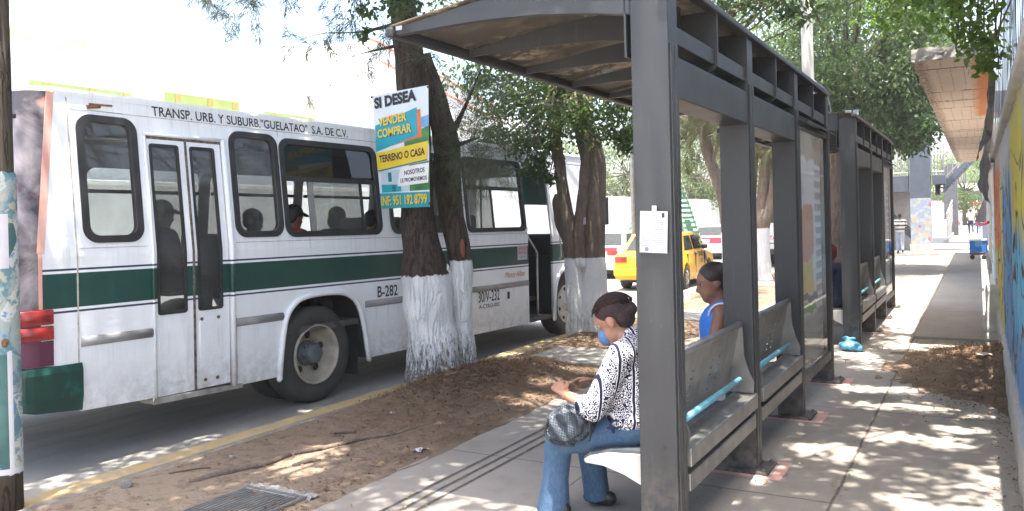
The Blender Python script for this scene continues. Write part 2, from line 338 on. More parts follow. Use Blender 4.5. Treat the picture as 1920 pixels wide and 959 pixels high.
def lathe(bm,prof,axis='y',c=(0,0,0),seg=40,mi=0):   # prof: (radius, along)
    rings=[]
    for r,t in prof:
        ring=[]
        for k in range(seg):
            a=2*PI*k/seg; x,z=r*math.cos(a),r*math.sin(a)
            p={'y':(x,t,z),'x':(t,x,z),'z':(x,z,t)}[axis]; ring.append(bm.verts.new((p[0]+c[0],p[1]+c[1],p[2]+c[2])))
        rings.append(ring)
    for a,b in zip(rings,rings[1:]):
        for k in range(seg): bm.faces.new((a[k],a[(k+1)%seg],b[(k+1)%seg],b[k])).material_index=mi
def prism(bm,poly,y0,y1,plane='xz'):   # poly in plane, extruded along the third axis
    f={'xz':lambda p,t:(p[0],t,p[1]),'yz':lambda p,t:(t,p[0],p[1]),'xy':lambda p,t:(p[0],p[1],t)}[plane]
    a=[bm.verts.new(f(p,y0)) for p in poly]; b=[bm.verts.new(f(p,y1)) for p in poly]; n=len(poly)
    bm.faces.new(a[::-1]); bm.faces.new(b)
    for i in range(n): bm.faces.new((a[i],a[(i+1)%n],b[(i+1)%n],b[i]))
def rrect(x0,x1,z0,z1,r=.08,n=6):
    out=[]
    for cx,cz,a0 in ((x1-r,z1-r,0),(x0+r,z1-r,90),(x0+r,z0+r,180),(x1-r,z0+r,270)):
        for i in range(n+1):
            a=R(a0+90*i/n); out.append((cx+r*math.cos(a),cz+r*math.sin(a)))
    return out
def plate(outer,holes=(),t=.01):     # bmesh of a plate in xy with thickness t along z (0..t)
    cu=D.curves.new('c','CURVE'); cu.dimensions='2D'; cu.fill_mode='BOTH'; cu.extrude=t/2
    for poly in [outer]+list(holes):
        sp=cu.splines.new('POLY'); sp.points.add(len(poly)-1)
        for p,q in zip(sp.points,poly): p.co=(q[0],q[1],0,1)
        sp.use_cyclic_u=True
    o=D.objects.new('c',cu); COL.objects.link(o); dg=bpy.context.evaluated_depsgraph_get()
    me=D.meshes.new_from_object(o.evaluated_get(dg)); D.objects.remove(o); D.curves.remove(cu)
    bm=B(); bm.from_mesh(me); D.meshes.remove(me); bmesh.ops.remove_doubles(bm,verts=bm.verts[:],dist=1e-5)
    bmesh.ops.translate(bm,verts=bm.verts[:],vec=(0,0,t/2)); return bm
def text(body,w,h,extr=.0,bold=0,shear=0,align=None):    # bmesh of lettering fitted into 0..w x 0..h in xy
    cu=D.curves.new('t','FONT'); cu.body=body; cu.size=1; cu.extrude=extr; cu.offset=bold; cu.shear=shear; cu.space_line=.9; cu.resolution_u=3
    if align: cu.align_x=align
    o=D.objects.new('t',cu); COL.objects.link(o); dg=bpy.context.evaluated_depsgraph_get()
    me=D.meshes.new_from_object(o.evaluated_get(dg)); D.objects.remove(o); D.curves.remove(cu)
    bm=B(); bm.from_mesh(me); D.meshes.remove(me)
    xs=[v.co.x for v in bm.verts]; ys=[v.co.y for v in bm.verts]; x0,x1,y0,y1=min(xs),max(xs),min(ys),max(ys)
    for v in bm.verts: v.co=Vector(((v.co.x-x0)/(x1-x0)*w,(v.co.y-y0)/(y1-y0)*h,v.co.z))
    return bm
def remap(bm,f):
    for v in bm.verts: v.co=Vector(f(v.co))
    return bm
def copy_tree(o,parent=None):
    c=o.copy(); COL.objects.link(c)
    if parent: c.parent=parent
    for ch in list(o.children): copy_tree(ch,c)
    return c
def quads_mesh(name,V,n=4):         # V: (N,n,3)
    N=len(V); me=D.meshes.new(name); me.vertices.add(N*n); me.vertices.foreach_set('co',np.ascontiguousarray(V,dtype=np.float32).ravel())
    me.loops.add(N*n); me.loops.foreach_set('vertex_index',np.arange(N*n,dtype=np.int32)); me.polygons.add(N)
    me.polygons.foreach_set('loop_start',np.arange(0,N*n,n,dtype=np.int32)); me.update(); me.validate(); return me
def unit(v): return v/np.maximum(np.linalg.norm(v,axis=-1,keepdims=True),1e-9)
def leaves_mesh(name,C,L,Wd,droop=.5,rng=RNG,flat=None):
    N=len(C); d=unit(rng.normal(size=(N,3))+np.array([0,0,-droop])); 
    if flat is not None: d[:,2]*=flat; d=unit(d)
    nn=unit(rng.normal(size=(N,3))+np.array([0,0,1.2 if flat is None else 6.]))
    s=unit(np.cross(d,nn)); n2=np.cross(s,d); l=(L*rng.uniform(.65,1.25,N))[:,None]; w=(Wd*rng.uniform(.7,1.2,N))[:,None]
    V=np.stack([C,C+d*l*.45+s*w*.5+n2*w*.12,C+d*l,C+d*l*.45-s*w*.5+n2*w*.12],1); return quads_mesh(name,V)
def clumps(blobs,per,rng=RNG,shell=.55):
    out=[]
    for cx,cy,cz,rx,ry,rz,K,cr_ in blobs:
        v=unit(rng.normal(size=(K,3)))*(rng.uniform(shell,1,K)**.6)[:,None]; c=v*np.array([rx,ry,rz])+np.array([cx,cy,cz])
        p=c[:,None,:]+rng.normal(size=(K,per,3))*cr_*np.array([1,1,.75])*rng.uniform(.6,1.3,(K,1,1)); out.append(p.reshape(-1,3))
    return np.concatenate(out)
def needles_mesh(name,tips,n,L,Wd,spread=.5,down=1.,rng=RNG):   # tufts: tips (K,3), dirs down
    K=len(tips); base=unit(rng.normal(size=(K,3))*spread+np.array([0,0,-down]))
    t=rng.uniform(0,1,(K,n,1)); C=tips[:,None,:]+base[:,None,:]*t*L*1.4+rng.normal(size=(K,n,3))*.02
    d=unit(base[:,None,:]+rng.normal(size=(K,n,3))*.42); l=L*rng.uniform(.5,1.1,(K,n,1)); s=unit(np.cross(d,rng.normal(size=(K,n,3))))*Wd*.5
    V=np.stack([C-s,C+s,C+d*l],2).reshape(-1,3,3); return quads_mesh(name,V,3)

# ---------------------------------------------------------------- figures
def capsule(bm,p0,r0,p1,r1,flat=1.0,side=None,ends=True):
    p0,p1=Vector(p0),Vector(p1); d=p1-p0; L=d.length; d.normalize()
    if side is None: u,v=frame_at(d)
    else: v=Vector(side); v=(v-d*v.dot(d)).normalized(); u=v.cross(d)
    prof=[]
    if ends:
        for i in range(0,4): a=PI/2*(1-i/4); prof.append((r0*math.cos(a)+1e-4,-r0*math.sin(a)))
    prof+=[(r0,0),(r1,L)]
    if ends:
        for i in range(1,5): a=PI/2*i/4; prof.append((r1*math.cos(a)+1e-4,L+r1*math.sin(a)))
    seg=14; rings=[]
    for r,t in prof: rings.append([bm.verts.new(p0+d*t+u*(r*math.cos(2*PI*k/seg))+v*(r*flat*math.sin(2*PI*k/seg))) for k in range(seg)])
    for a,b in zip(rings,rings[1:]):
        for k in range(seg): bm.faces.new((a[k],a[(k+1)%seg],b[(k+1)%seg],b[k]))
    bm.faces.new(rings[0][::-1]); bm.faces.new(rings[-1])
def ell(bm,c,r,rot=None):
    m=Matrix.Translation(c)@(rot.to_matrix().to_4x4() if rot is not None else Matrix())@Matrix.Diagonal((r[0],r[1],r[2],1))
    bmesh.ops.create_icosphere(bm,subdivisions=3,radius=1,matrix=m)
def remesh(name,bm,voxel,mats,parent,smooth=3,paint=None,label=None):
    bmesh.ops.recalc_face_normals(bm,faces=bm.faces[:]); me=D.meshes.new('tmp'); bm.to_mesh(me); bm.free(); o=D.objects.new('tmp',me); COL.objects.link(o)
    m=o.modifiers.new('r','REMESH'); m.mode='VOXEL'; m.voxel_size=voxel; m.use_smooth_shade=True
    if smooth: s=o.modifiers.new('s','SMOOTH'); s.iterations=smooth; s.factor=.5
    dg=bpy.context.evaluated_depsgraph_get(); m2=D.meshes.new_from_object(o.evaluated_get(dg)); D.objects.remove(o); D.meshes.remove(me)
    m2.materials.clear()
    r=obj(name,m2,mats,parent,True,label)
    if paint: m2.polygons.foreach_set('material_index',[paint(p.center) for p in m2.polygons])
    return r
def hand(bm,wrist,fwd,up,side,curl=.5,scale=1.,spread=.012):
    """fwd along the palm, up out of the back of the hand, side towards the thumb"""
    w=Vector(wrist); f=Vector(fwd).normalized(); u=Vector(up); u=(u-f*u.dot(f)).normalized(); s=u.cross(f); 
    if s.dot(Vector(side))<0: s=-s
    k=scale
    capsule(bm,w,.024*k,w+f*.03*k,.03*k,.62,u); 
    for j in range(4): capsule(bm,w+f*.015*k+s*(.012-.008*j)*k,.013*k,w+f*.085*k+s*(.03-.02*j)*k,.0115*k)
    for j,(ln,c) in enumerate(((.066,.8),(.074,.95),(.068,1.05),(.054,1.15))):
        p=w+f*.088*k+s*(.03-.02*j)*k; ang=0; segs=(.45,.32,.23)
        for q,fr in enumerate(segs):
            ang+=curl*c*(.55,.9,.7)[q]; d=f*math.cos(ang)-u*math.sin(ang)+s*(spread*(1.5-j))
            e=p+d.normalized()*ln*fr*k; capsule(bm,p,(.0095-.0008*q)*k,e,(.009-.0009*q)*k); p=e
    p=w+f*.025*k+s*.022*k
    for q,(ln,dv) in enumerate(((.04,f*.65+s*.7-u*.25),(.032,f*.85+s*.3-u*.4),(.025,f*.95-s*.05-u*.45))):
        e=p+dv.normalized()*ln*k; capsule(bm,p,(.0135-.0015*q)*k,e,(.0115-.0015*q)*k); p=e
def head_parts(bm,c,face,up,k=1.):
    """c centre of the skull; face = facing direction"""
    c=Vector(c); f=Vector(face).normalized(); u=Vector(up); u=(u-f*u.dot(f)).normalized(); s=u.cross(f)
    rot=Matrix((f,s,u)).transposed().to_quaternion()
    P=lambda a,b,d:c+f*a*k+s*b*k+u*d*k
    ell(bm,P(-.005,0,.03),(.097*k,.076*k,.088*k),rot); ell(bm,P(.022,0,-.045),(.066*k,.058*k,.072*k),rot); ell(bm,P(.05,0,-.09),(.032*k,.034*k,.024*k),rot)
    capsule(bm,P(.088,0,.012),.008*k,P(.105,0,-.03),.014*k); capsule(bm,P(.098,.013,-.034),.008*k,P(.098,-.013,-.034),.008*k)
    capsule(bm,P(.084,.035,.028),.011*k,P(.084,-.035,.028),.011*k)
    capsule(bm,P(.078,.018,-.062),.008*k,P(.078,-.018,-.062),.008*k)
    for t in (-1,1): ell(bm,P(-.008,.077*t,-.005),(.02*k,.01*k,.032*k),rot)
    return P,rot
def eyes(P,parent,k=1.):
    for t in (-1,1):
        e=B(); bmesh.ops.create_uvsphere(e,u_segments=10,v_segments=8,radius=.0105*k,matrix=Matrix.Translation(P(.076,.03*t,.008)))
        bmesh.ops.create_uvsphere(e,u_segments=8,v_segments=6,radius=.0065*k,matrix=Matrix.Translation(P(.082,.031*t,.008)))
        for f_ in e.faces:
            if (f_.calc_center_median()-Vector(P(.082,.031*t,.008))).length<.008*k: f_.material_index=1
        obj('eye',e,[M['eye'],M['ink']],parent,True)
def hair_cap(name,P,rot,parent,mat,k=1.,long=0,bun=False,vox=.008):
    h=B(); ell(h,P(-.018,0,.048),(.098*k,.086*k,.085*k),rot)
    if long: ell(h,P(-.06,0,-.03),(.05*k,.078*k,.08*k),rot)
    else: ell(h,P(-.055,0,-.005),(.05*k,.074*k,.06*k),rot)
    if bun: ell(h,P(-.10,0,.015),(.034*k,.046*k,.04*k),rot)
    return remesh(name,h,vox,mat,parent,3)
# ================================================================ the ground
def sheet(x0,x1,y0,y1,z,nx=1,ny=1):
    bm=B(); g=[[bm.verts.new((x0+(x1-x0)*i/nx,y0+(y1-y0)*j/ny,z)) for j in range(ny+1)] for i in range(nx+1)]
    for i in range(nx):
        for j in range(ny): bm.faces.new((g[i][j],g[i+1][j],g[i+1][j+1],g[i][j+1]))
    return bm
M['earth']=pm('pale_ground',(.30,.285,.26),(.36,.34,.31),.5,.9)
struct('ground',sheet(-400,400,-60,700,-.16),M['earth'])
struct('road',sheet(-60,-5.3,-30,300,-.13),M['road'])
bm=B(); box(bm,-3.5,.9,-6,60,-.2,0); struct('sidewalk',bm,M['walk'])
bm=B(); box(bm,-.78,.3,12.1,35,-.02,.035,.012); struct('raised_slab',bm,M['slab'])
bm=B(); box(bm,-14,6,60,140,-.2,-.004); struct('far_pavement',bm,M['walk'])
# kerb: yellow face and top, grey back edge
bm=B(); box(bm,-5.33,-5.13,-8,60,-.3,.0,.018); struct('kerb',bm,M['kerb'])
bm=B(); box(bm,-5.128,-5.05,-8,60,-.3,-.004,.01); struct('kerb_back_edge',bm,M['kerbgrey'])
for i,x in enumerate((-3.09,-3.0,-2.91)):
    bm=B(); n=60
    for s_ in range(n):
        y0=-2+20*s_/n; y1=-2+20*(s_+1)/n; a=.011+.006*noise.noise((x*9,y0*3,0)); b=.011+.006*noise.noise((x*9,y1*3,0))
        bm.faces.new([bm.verts.new(p) for p in ((x-a,y0,.004),(x+a,y0,.004),(x+b,y1,.004),(x-b,y1,.004))])
    struct('pavement_groove',bm,M['groove'])
# dirt strip between kerb and sidewalk, rising round the tree
def dirt_z(x,y):
    z=.012+.022*noise.noise((x*1.3,y*1.3,3))+.010*noise.noise((x*6,y*6,5))
    d=math.hypot((x+4.95)*.9,(y-7.35)*.55); z+=.13*math.exp(-d*d/.55)
    z+=.10*math.exp(-(((x+4.85)/.7)**2+((y-10.9)/1.0)**2))
    e=min(x+5.06,-3.46-x); return z*min(1,max(0,e/.12))-.003
bm=B(); xs=np.linspace(-5.055,-3.46,34); ys=np.concatenate([np.arange(0,14,.055),np.arange(14,60,.5)])
g=[[bm.verts.new((x+ (.05*noise.noise((7,y*1.1,0))+.03*noise.noise((2,y*5,0)) if i==33 else 0),y,dirt_z(x,y)+(.004 if i==33 else 0))) for y in ys] for i,x in enumerate(xs)]
for i in range(len(xs)-1):
    for j in range(len(ys)-1): bm.faces.new((g[i][j],g[i+1][j],g[i+1][j+1],g[i][j+1]))
struct('dirt_strip',bm,M['dirt'],smooth=True)
bm=B(); box(bm,-4.75,-3.4,8.55,9.6,-.1,.045,.01); struct('concrete_pad',bm,M['pad'])
bm=B(); box(bm,-5.06,-3.4,12.9,14.2,-.1,.03,.01); struct('concrete_pad',bm,M['pad'])
bm=B(); box(bm,-5.06,-3.4,19.6,20.6,-.1,.03,.01); struct('concrete_pad',bm,M['pad'])
# earth mound against the wall
def mound_z(x,y):
    t=max(0,min(1,(x+.85)/1.1)); e=math.exp(-((y-10.0)/1.25)**2)
    edge=.62+.38*noise.noise((x*2.1,y*1.7,9)); z=.24*t**1.3*e+.05*e*edge-.028+.03*noise.noise((x*3,y*3,1))*e+.012*noise.noise((x*11,y*11,2))
    z+=.05*max(0,(x-.06)/.2)*(0.6+.4*noise.noise((3,y*1.4,0))); return z
bm=B(); xs=np.linspace(-.95,.24,34); ys=np.linspace(3.0,12.05,170)
g=[[bm.verts.new((x,y,mound_z(x,y))) for y in ys] for x in xs]
for i in range(33):
    for j in range(169): bm.faces.new((g[i][j],g[i+1][j],g[i+1][j+1],g[i][j+1]))
struct('dirt_mound',bm,M['dirt'],smooth=True)
# litter nobody could count
def litter(name,P,zf,mat,L=.045,W_=.022,label=None):
    C=np.array([(x,y,zf(x,y)+.008+random.random()*.012) for x,y in P]); me=leaves_mesh(name,C,L,W_,0,flat=.25)
    return tag(obj(name,me,mat),label,None,None,'stuff')
P=[(random.gauss(-4.35,.33),random.gauss(7.9,.75)) for _ in range(3000)]+[(random.gauss(-4.75,.3),random.gauss(7.2,.6)) for _ in range(2600)]+[(random.gauss(-3.62,.09),random.uniform(3.5,12)) for _ in range(900)]+[(random.uniform(-5.0,-3.5),random.uniform(2.5,12)) for _ in range(900)]+[(random.gauss(-4.2,.4),random.gauss(6.6,1.0)) for _ in range(1900)]+[(random.gauss(-4.6,.4),random.gauss(10.7,.8)) for _ in range(1200)]
P=[p for p in P if -5.05<p[0]<-3.46 and not (8.55<p[1]<9.6 and p[0]>-4.75 and random.random()<.9)]
litter('fallen_leaves',P,dirt_z,M['litter'],.036,.018)
P=[(random.gauss(.0,.25),random.gauss(10.0,1.1)) for _ in range(4200)]+[(random.gauss(.17,.06),random.uniform(3.5,9)) for _ in range(350)]+[(random.uniform(-.8,.2),random.gauss(10,1)) for _ in range(700)]
litter('fallen_leaves',[p for p in P if -.95<p[0]<.2],lambda x,y:max(0,mound_z(x,y)),M['litter'],.034,.018)
P=[(random.uniform(-3.4,.1),random.uniform(2.8,14)) for _ in range(150)]+[(random.gauss(-1.35,.15),random.uniform(3.8,12)) for _ in range(160)]+[(random.gauss(-.78,.03),random.uniform(3.5,12)) for _ in range(70)]+[(random.gauss(-3.0,.06),random.uniform(3.5,8)) for _ in range(50)]
litter('fallen_leaves',P,lambda x,y:0,M['litter2'],.032,.017)
# surface roots and sticks on the dirt
def root(name,pts,label,mat='rootbark'):
    bm=B(); taper_tube(bm,[(x,y,dirt_z(x,y)+dz,r) for x,y,dz,r in pts],5,seg=9,jit=.35,jf=9); return tag(obj(name,bm,M[mat],smooth=True),label,'root' if name=='tree_root' else 'stick')
root('tree_root',[(-4.58,3.66,-.018,.02),(-4.55,3.80,.004,.025),(-4.47,4.05,.008,.024),(-4.40,4.20,.012,.023),(-4.38,4.45,.012,.020),(-4.27,4.72,.008,.021),(-4.22,5.0,.010,.017),(-4.08,5.25,.004,.015),(-4.04,5.55,-.004,.012),(-3.93,5.8,-.014,.008)],'long bare surface root snaking over the dirt strip')
root('tree_root',[(-4.2,4.25,.0,.014),(-4.15,4.36,.012,.016),(-4.10,4.42,.0,.010)],'short root stump poking out of the dirt below the long root')
root('fallen_stick',[(-4.86,3.75,.006,.005),(-4.76,3.88,.008,.005),(-4.70,3.97,.004,.004)],'thin grey stick lying on dirt near the kerb')
root('fallen_stick',[(-4.55,5.05,.015,.011),(-4.4,5.16,.018,.010)],'short pale stick lying above the long root')
for x,y,s_,lab in ((-4.84,3.42,.035,'grey stone on dirt near the drain grate'),(-4.75,4.2,.022,'small pale pebble on dirt near the yellow kerb')):
    bm=B(); bmesh.ops.create_icosphere(bm,subdivisions=2,radius=s_,matrix=Matrix.Translation((x,y,dirt_z(x,y)+s_*.3)))
    for v in bm.verts: v.co+=Vector(noise.noise_vector(v.co*30))*s_*.35
    tag(obj('stone',bm,M['kerbgrey'],smooth=True),lab,'stone')
def scrap(x,y,z,s_,lab,mat='paper',name='paper_scrap'):
    bm=B(); bmesh.ops.create_grid(bm,x_segments=7,y_segments=7,size=s_,matrix=Matrix.Translation((x,y,z+.01)))
    for v in bm.verts: v.co.z+=s_*.7*abs(noise.noise(v.co*14/s_*.05+Vector((x,y,0)))); v.co.x+=s_*.4*noise.noise(v.co*25); v.co.y+=s_*.3*noise.noise(v.co*31+Vector((5,1,2)))
    tag(obj(name,bm,M[mat],smooth=True),lab,'litter')
scrap(-3.62,4.95,.0,.05,'crumpled white paper scrap at the edge of the dirt'); scrap(-4.5,5.75,.02,.022,'tiny white scrap in middle of the dirt strip')
scrap(-1.02,6.05,0,.018,'small white scrap on the pavement right of the shelter'); scrap(.02,9.7,.2,.07,'pale rag lying on the earth mound','beige','rag')
M['red_strap']=pm('red_plastic_strip',(.5,.05,.05))
# storm drain
t=thing('drain_grate','rusty steel drain grate set in the dirt at the sidewalk edge','drain grate',(-3.86,3.33,0)); t.scale=(.88,1,1)
bm=B()
for i in range(15):
    x=-.25+.5*i/14; box(bm,x-.010,x+.010,-.42,.39,-.01,.03)
obj('bars',bm,M['steel'],t)
bm=B(); box(bm,-.285,-.26,-.44,.44,-.05,.035,.004); box(bm,.26,.285,-.44,.44,-.05,.035,.004); box(bm,-.26,.26,.39,.43,-.05,.036,.004); obj('frame',bm,M['steel'],t)
obj('pit',bx(-.26,.26,-.44,.39,-.06,-.045),M['black'],t)
bm=B(); 
gr=[[bm.verts.new((-.30+.62*i/24,.41+.11*j/5+.02*noise.noise((i*.6,j,3)),(.028+.022*noise.noise((i*.7,j*.9,1)) if 0<j<5 else -.02))) for j in range(6)] for i in range(25)]
for i in range(24):
    for j in range(5): bm.faces.new((gr[i][j],gr[i+1][j],gr[i+1][j+1],gr[i][j+1]))
obj('mortar_edge',bm,M['pad'],t)

# ================================================================ bus shelter
def shelter():
    t=thing('bus_shelter','nearest charcoal grey metal bus shelter, with a notice taped to its front post','bus shelter',(-1.3,3.9,0))
    sm=M['shelter']; PY=[0,1.6,3.2,4.8]
    for i,y in enumerate(PY):
        bm=B(); box(bm,-.20,-.005,y,y+.15,0 if i<3 else 0,2.86,.008)
        for k in range(2): box(bm,-.006,.004,y+.02+k*.062,y+.068+k*.062,.02,2.55,.003)     # ribbed side
        p=obj('post',bm,sm,t)
        if i:
            bm=B(); box(bm,-.30,.08,y-.07,y+.23,.004,.022,.003); bp=obj('base_plate',bm,sm,p)
            for dx in (-.27,.05):
                for dy in (-.04,.2):
                    b=B(); tube(b,[(dx,y+dy,.02),(dx,y+dy,.036)],.014,6); tube(b,[(dx,y+dy,.036),(dx,y+dy,.042)],.008,8); obj('bolt',b,M['steel'],p)
    bm=B(); tube(bm,[(-.075,-.0,.555),(-.075,-.006,.555)],.013,16); obj('screw_cap',bm,sm,t)
    for i in range(3):
        y0,y1=PY[i]+.15,PY[i+1]
        if i<2: obj('lintel',bx(-.195,-.008,y0,y1,2.29,2.5,.006),sm,t)
        else: obj('lintel',bx(-.195,-.06,y0,y1,2.5,2.56,.006),sm,t)
        for a,b in ((y0,(y0+y1)/2-.012),((y0+y1)/2+.012,y1)):
            r=obj('rail',bx(-.10,-.014,a,b,2.565,2.655,.004),sm,t)
            bm=B()
            for z in (2.58,2.6,2.62,2.64): tube(bm,[(-.02,b-.004,z),(-.008,b-.004,z)],.006,6)
        poly=[(-.46,2.88),(0.0,2.88),(0.0,2.60)]+[(-.08+.08*math.cos(R(a)),2.60-.08*math.sin(R(a))) for a in range(15,91,15)]+[(-.2,2.52),(-.30,2.60),(-.46,2.80)]
        bm=B(); prism(bm,poly,(y0+y1)/2-.012,(y0+y1)/2+.012); obj('gusset',bm,sm,t)
        bm=B(); prism(bm,poly,y1-.022,y1-.002); obj('gusset',bm,sm,t)
    obj('back_panel',bx(-.232,-.222,0,4.95,2.5,2.86),sm,t)
    # top edge cap and sloping lid over the boxes
    bm=B(); box(bm,-.05,.02,-.03,4.97,2.862,2.90,.008); obj('top_rail',bm,sm,t)
    def ztop(x): u=(-x)/1.69; return float(np.interp(u,[0,.12,.25,.4,.55,.66,.78,.9,1],[2.90,2.93,2.952,2.955,2.94,2.92,2.892,2.865,2.842]))
    def zbot(x): u=(-x)/1.69; return float(np.interp(u,[0,.12,.25,.42,.6,.75,1],[2.68,2.71,2.748,2.783,2.80,2.802,2.792]))
    xs=np.linspace(-.2,-1.66,18)
    for k in range(7):
        y=k*.8+(.0 if k<6 else .1); w=.05 if k in(0,6) else .022
        top=[(x,ztop(x)-.012) for x in xs]; bot=[(x,zbot(x)-.0) for x in xs[::-1]]
        bm=B(); prism(bm,top+bot,y,y+w)
        if k==0: bmesh.ops.bevel(bm,geom=[e for e in bm.edges if abs(e.verts[0].co.y-e.verts[1].co.y)<1e-4],offset=.006,segments=1,affect='EDGES')
        obj('rib',bm,sm,t)
    bm=B(); box(bm,-1.72,-1.655,-.03,4.98,2.782,2.846,.02); e=obj('eave_beam',bm,sm,t)
    for i in range(3):
        pass
    o=obj('end_cap',bx(-1.63,-1.585,-.036,-.03,2.81,2.835,.002),M['chrome'],t)
    bm=B(); xs2=np.linspace(.0,-1.69,26); ys=[-.02,4.97]
    gg=[[bm.verts.new((x,y,ztop(x)+dz)) for y in ys] for dz in (0,.008) for x in xs2]; n=26
    for o_ in (0,n):
        for i in range(n-1): bm.faces.new((gg[o_+i][0],gg[o_+i+1][0],gg[o_+i+1][1],gg[o_+i][1]))
    obj('canopy_sheet',bm,M['canopy'],t,True)
    # two benches
    for y0,y1 in ((.17,1.56),(1.78,3.16)):
        f=B(); 
        # perforated backrest sheet
        L=y1-y0-.02; holes=[]
        for cx in (L*.22,L*.33,L*.62,L*.73):
            for r in range(5): holes.append([(cx-.026,.09+r*.045),(cx+.026,.094+r*.045),(cx+.026,.106+r*.045),(cx-.026,.102+r*.045)])
        s=plate(rrect(0,L,0,.42,.02,3),holes,.005); remap(s,lambda c:(-.17+.085*(c.y/.42)**1.3+c.z,y0+.01+c.x,.545+c.y))
        b=obj('backrest',s,M['steel'],t)
        bm=B(); tube(bm,[(-.085,y0+.0,.972),(-.085,y1-.0,.972)],.022,14); obj('top_tube',bm,M['steel'],b,True)
        bm=B(); tube(bm,[(-.06,y0,.635),(-.06,y1-.13,.635)],.019,14); obj('back_pipe',bm,M['bluepipe'],b,True)
        for yy in (y0+.0,y1-.014):
            poly=[(-.19,.53),(.0,.53),(.005,.60),(-.03,.68),(-.055,.78),(-.065,.98),(-.105,.985),(-.12,.8)]
            bm=B(); prism(bm,poly,yy,yy+.014); obj('side_bracket',bm,M['steel'],b)
        seat=[(-.17,.47),(-.30,.462),(-.45,.452),(-.565,.425),(-.595,.40),(-.6,.385),(-.588,.375)]
        bm=B(); pr=seat+[(x+.0,z-.016) for x,z in seat[::-1]]; prism(bm,pr,y0+.03,y1-.03); so_=obj('seat',bm,M['navyseat'],t)
        for yy in (y0+.012,y1-.03):
            poly=[(-.19,.455),(-.30,.447),(-.45,.437),(-.56,.412),(-.592,.388),(-.58,.372),(-.48,.368),(-.36,.335),(-.25,.285),(-.19,.25)]
            bm=B(); prism(bm,poly,yy,yy+.018); obj('seat_bracket',bm,M['creamsteel'],so_)
        obj('support_beam',bx(-.135,.02,y0-.02,y1+.03,.43,.525,.006),M['steel'],t); obj('support_beam',bx(-.12,.012,y0-.02,y1+.0,.305,.395,.006),M['steel'],t)
    # advertising case between the last two posts
    y0,y1=3.35,4.8
    bm=B(); box(bm,-.12,-.0,y0,y1,.24,.32,.006); box(bm,-.12,-.0,y0,y1,2.42,2.48,.006); box(bm,-.12,-.0,y0,y0+.03,.32,2.42,.004); box(bm,-.12,.0,y1-.03,y1,.32,2.42,.004); c=obj('display_case',bm,sm,t)
    bm=B(); prism(bm,[(.0,2.50),(.07,2.455),(.075,2.47),(.0,2.52)],y0,y1+.1); obj('hood',bm,sm,c)
    obj('poster',bx(-.075,-.07,y0+.03,y1-.03,.32,2.42),M['adposter'],c); obj('glass_pane',bx(-.022,-.017,y0+.03,y1-.03,.32,2.42),M['clear'],c)
    obj('back_plate',bx(-.11,-.10,y0+.03,y1-.03,.32,2.42),sm,c)
    return t
M['navyseat']=pm('dark_seat_steel',(.06,.07,.085),(.09,.1,.11),9,.4,.3)
M['creamsteel']=pm('pale_bracket_paint',(.52,.50,.47),(.44,.42,.4),8,.5)
def adposter():
    k=Mat('faded_poster',.6); x,y,z=k.xyz(); n=k.noise(3,5,.6); ny=k.math('ADD',y,k.math('MULTIPLY',k.math('SUBTRACT',n,.5),.22)); nz=k.math('ADD',z,k.math('MULTIPLY',k.math('SUBTRACT',k.noise(2.2,3),.5),.3))
    c=k.mix(k.step(n,.3,.7),(.78,.80,.82),(.84,.85,.85))
    st=k.math('FRACT',k.math('MULTIPLY',z,9)); c=k.mix(k.math('MULTIPLY',k.step(ny,4.42,4.47),k.step(st,.3,.5)),c,(.36,.38,.44))
    c=k.mix(k.math('MULTIPLY',k.step(ny,4.40,4.36),k.step(z,.9,.92)),c,(.86,.86,.85))
    fig=k.math('MULTIPLY',k.band(ny,3.62,4.34,.02),k.band(nz,1.25,1.75,.01)); c=k.mix(fig,c,(.80,.28,.10))
    fig=k.math('MULTIPLY',k.band(ny,3.66,4.3,.02),k.band(nz,.95,1.25,.01)); c=k.mix(fig,c,(.82,.64,.08))
    ln=k.math('MULTIPLY',k.band(ny,3.5,4.5,.02),k.band(nz,.88,.94,.006)); c=k.mix(ln,c,(.12,.12,.13))
    ln=k.math('MULTIPLY',k.band(ny,3.6,4.4,.02),k.band(nz,.78,.86,.01)); c=k.mix(ln,c,(.25,.50,.12))
    top=k.step(k.math('ADD',z,k.math('MULTIPLY',n,.25)),2.30,2.33); c=k.mix(top,c,(.48,.33,.2))
    c=k.mix(k.math('MULTIPLY',k.step(z,.78,.72),.8),c,(.35,.36,.36)); k.color(c); return k.m
M['adposter']=adposter()
sh1=shelter()
sh2=copy_tree(sh1); sh2.location.y+=7.07; sh2['label']='second charcoal grey bus shelter farther along the pavement'
for ch in list(sh2.children):      # no screw-size parts at that distance
    pass
sh1['group']=sh2['group']='bus shelters along the pavement'
# pink chalk outlines round the base plates
for off in (0,7.07):
    for y in (1.6,3.2,4.8):
        Y=3.9+y+off; bm=B()
        for a in ((-1.66,-1.60,Y-.13,Y+.29),(-1.20,-1.13,Y-.13,Y+.29),(-1.60,-1.20,Y-.13,Y-.07),(-1.60,-1.20,Y+.24,Y+.29)):
            vs=[bm.verts.new((x,y_,.004)) for x,y_ in ((a[0],a[2]),(a[1],a[2]),(a[1],a[3]),(a[0],a[3]))]; bm.faces.new(vs)
        struct('chalk_outline',bm,M['chalk'])
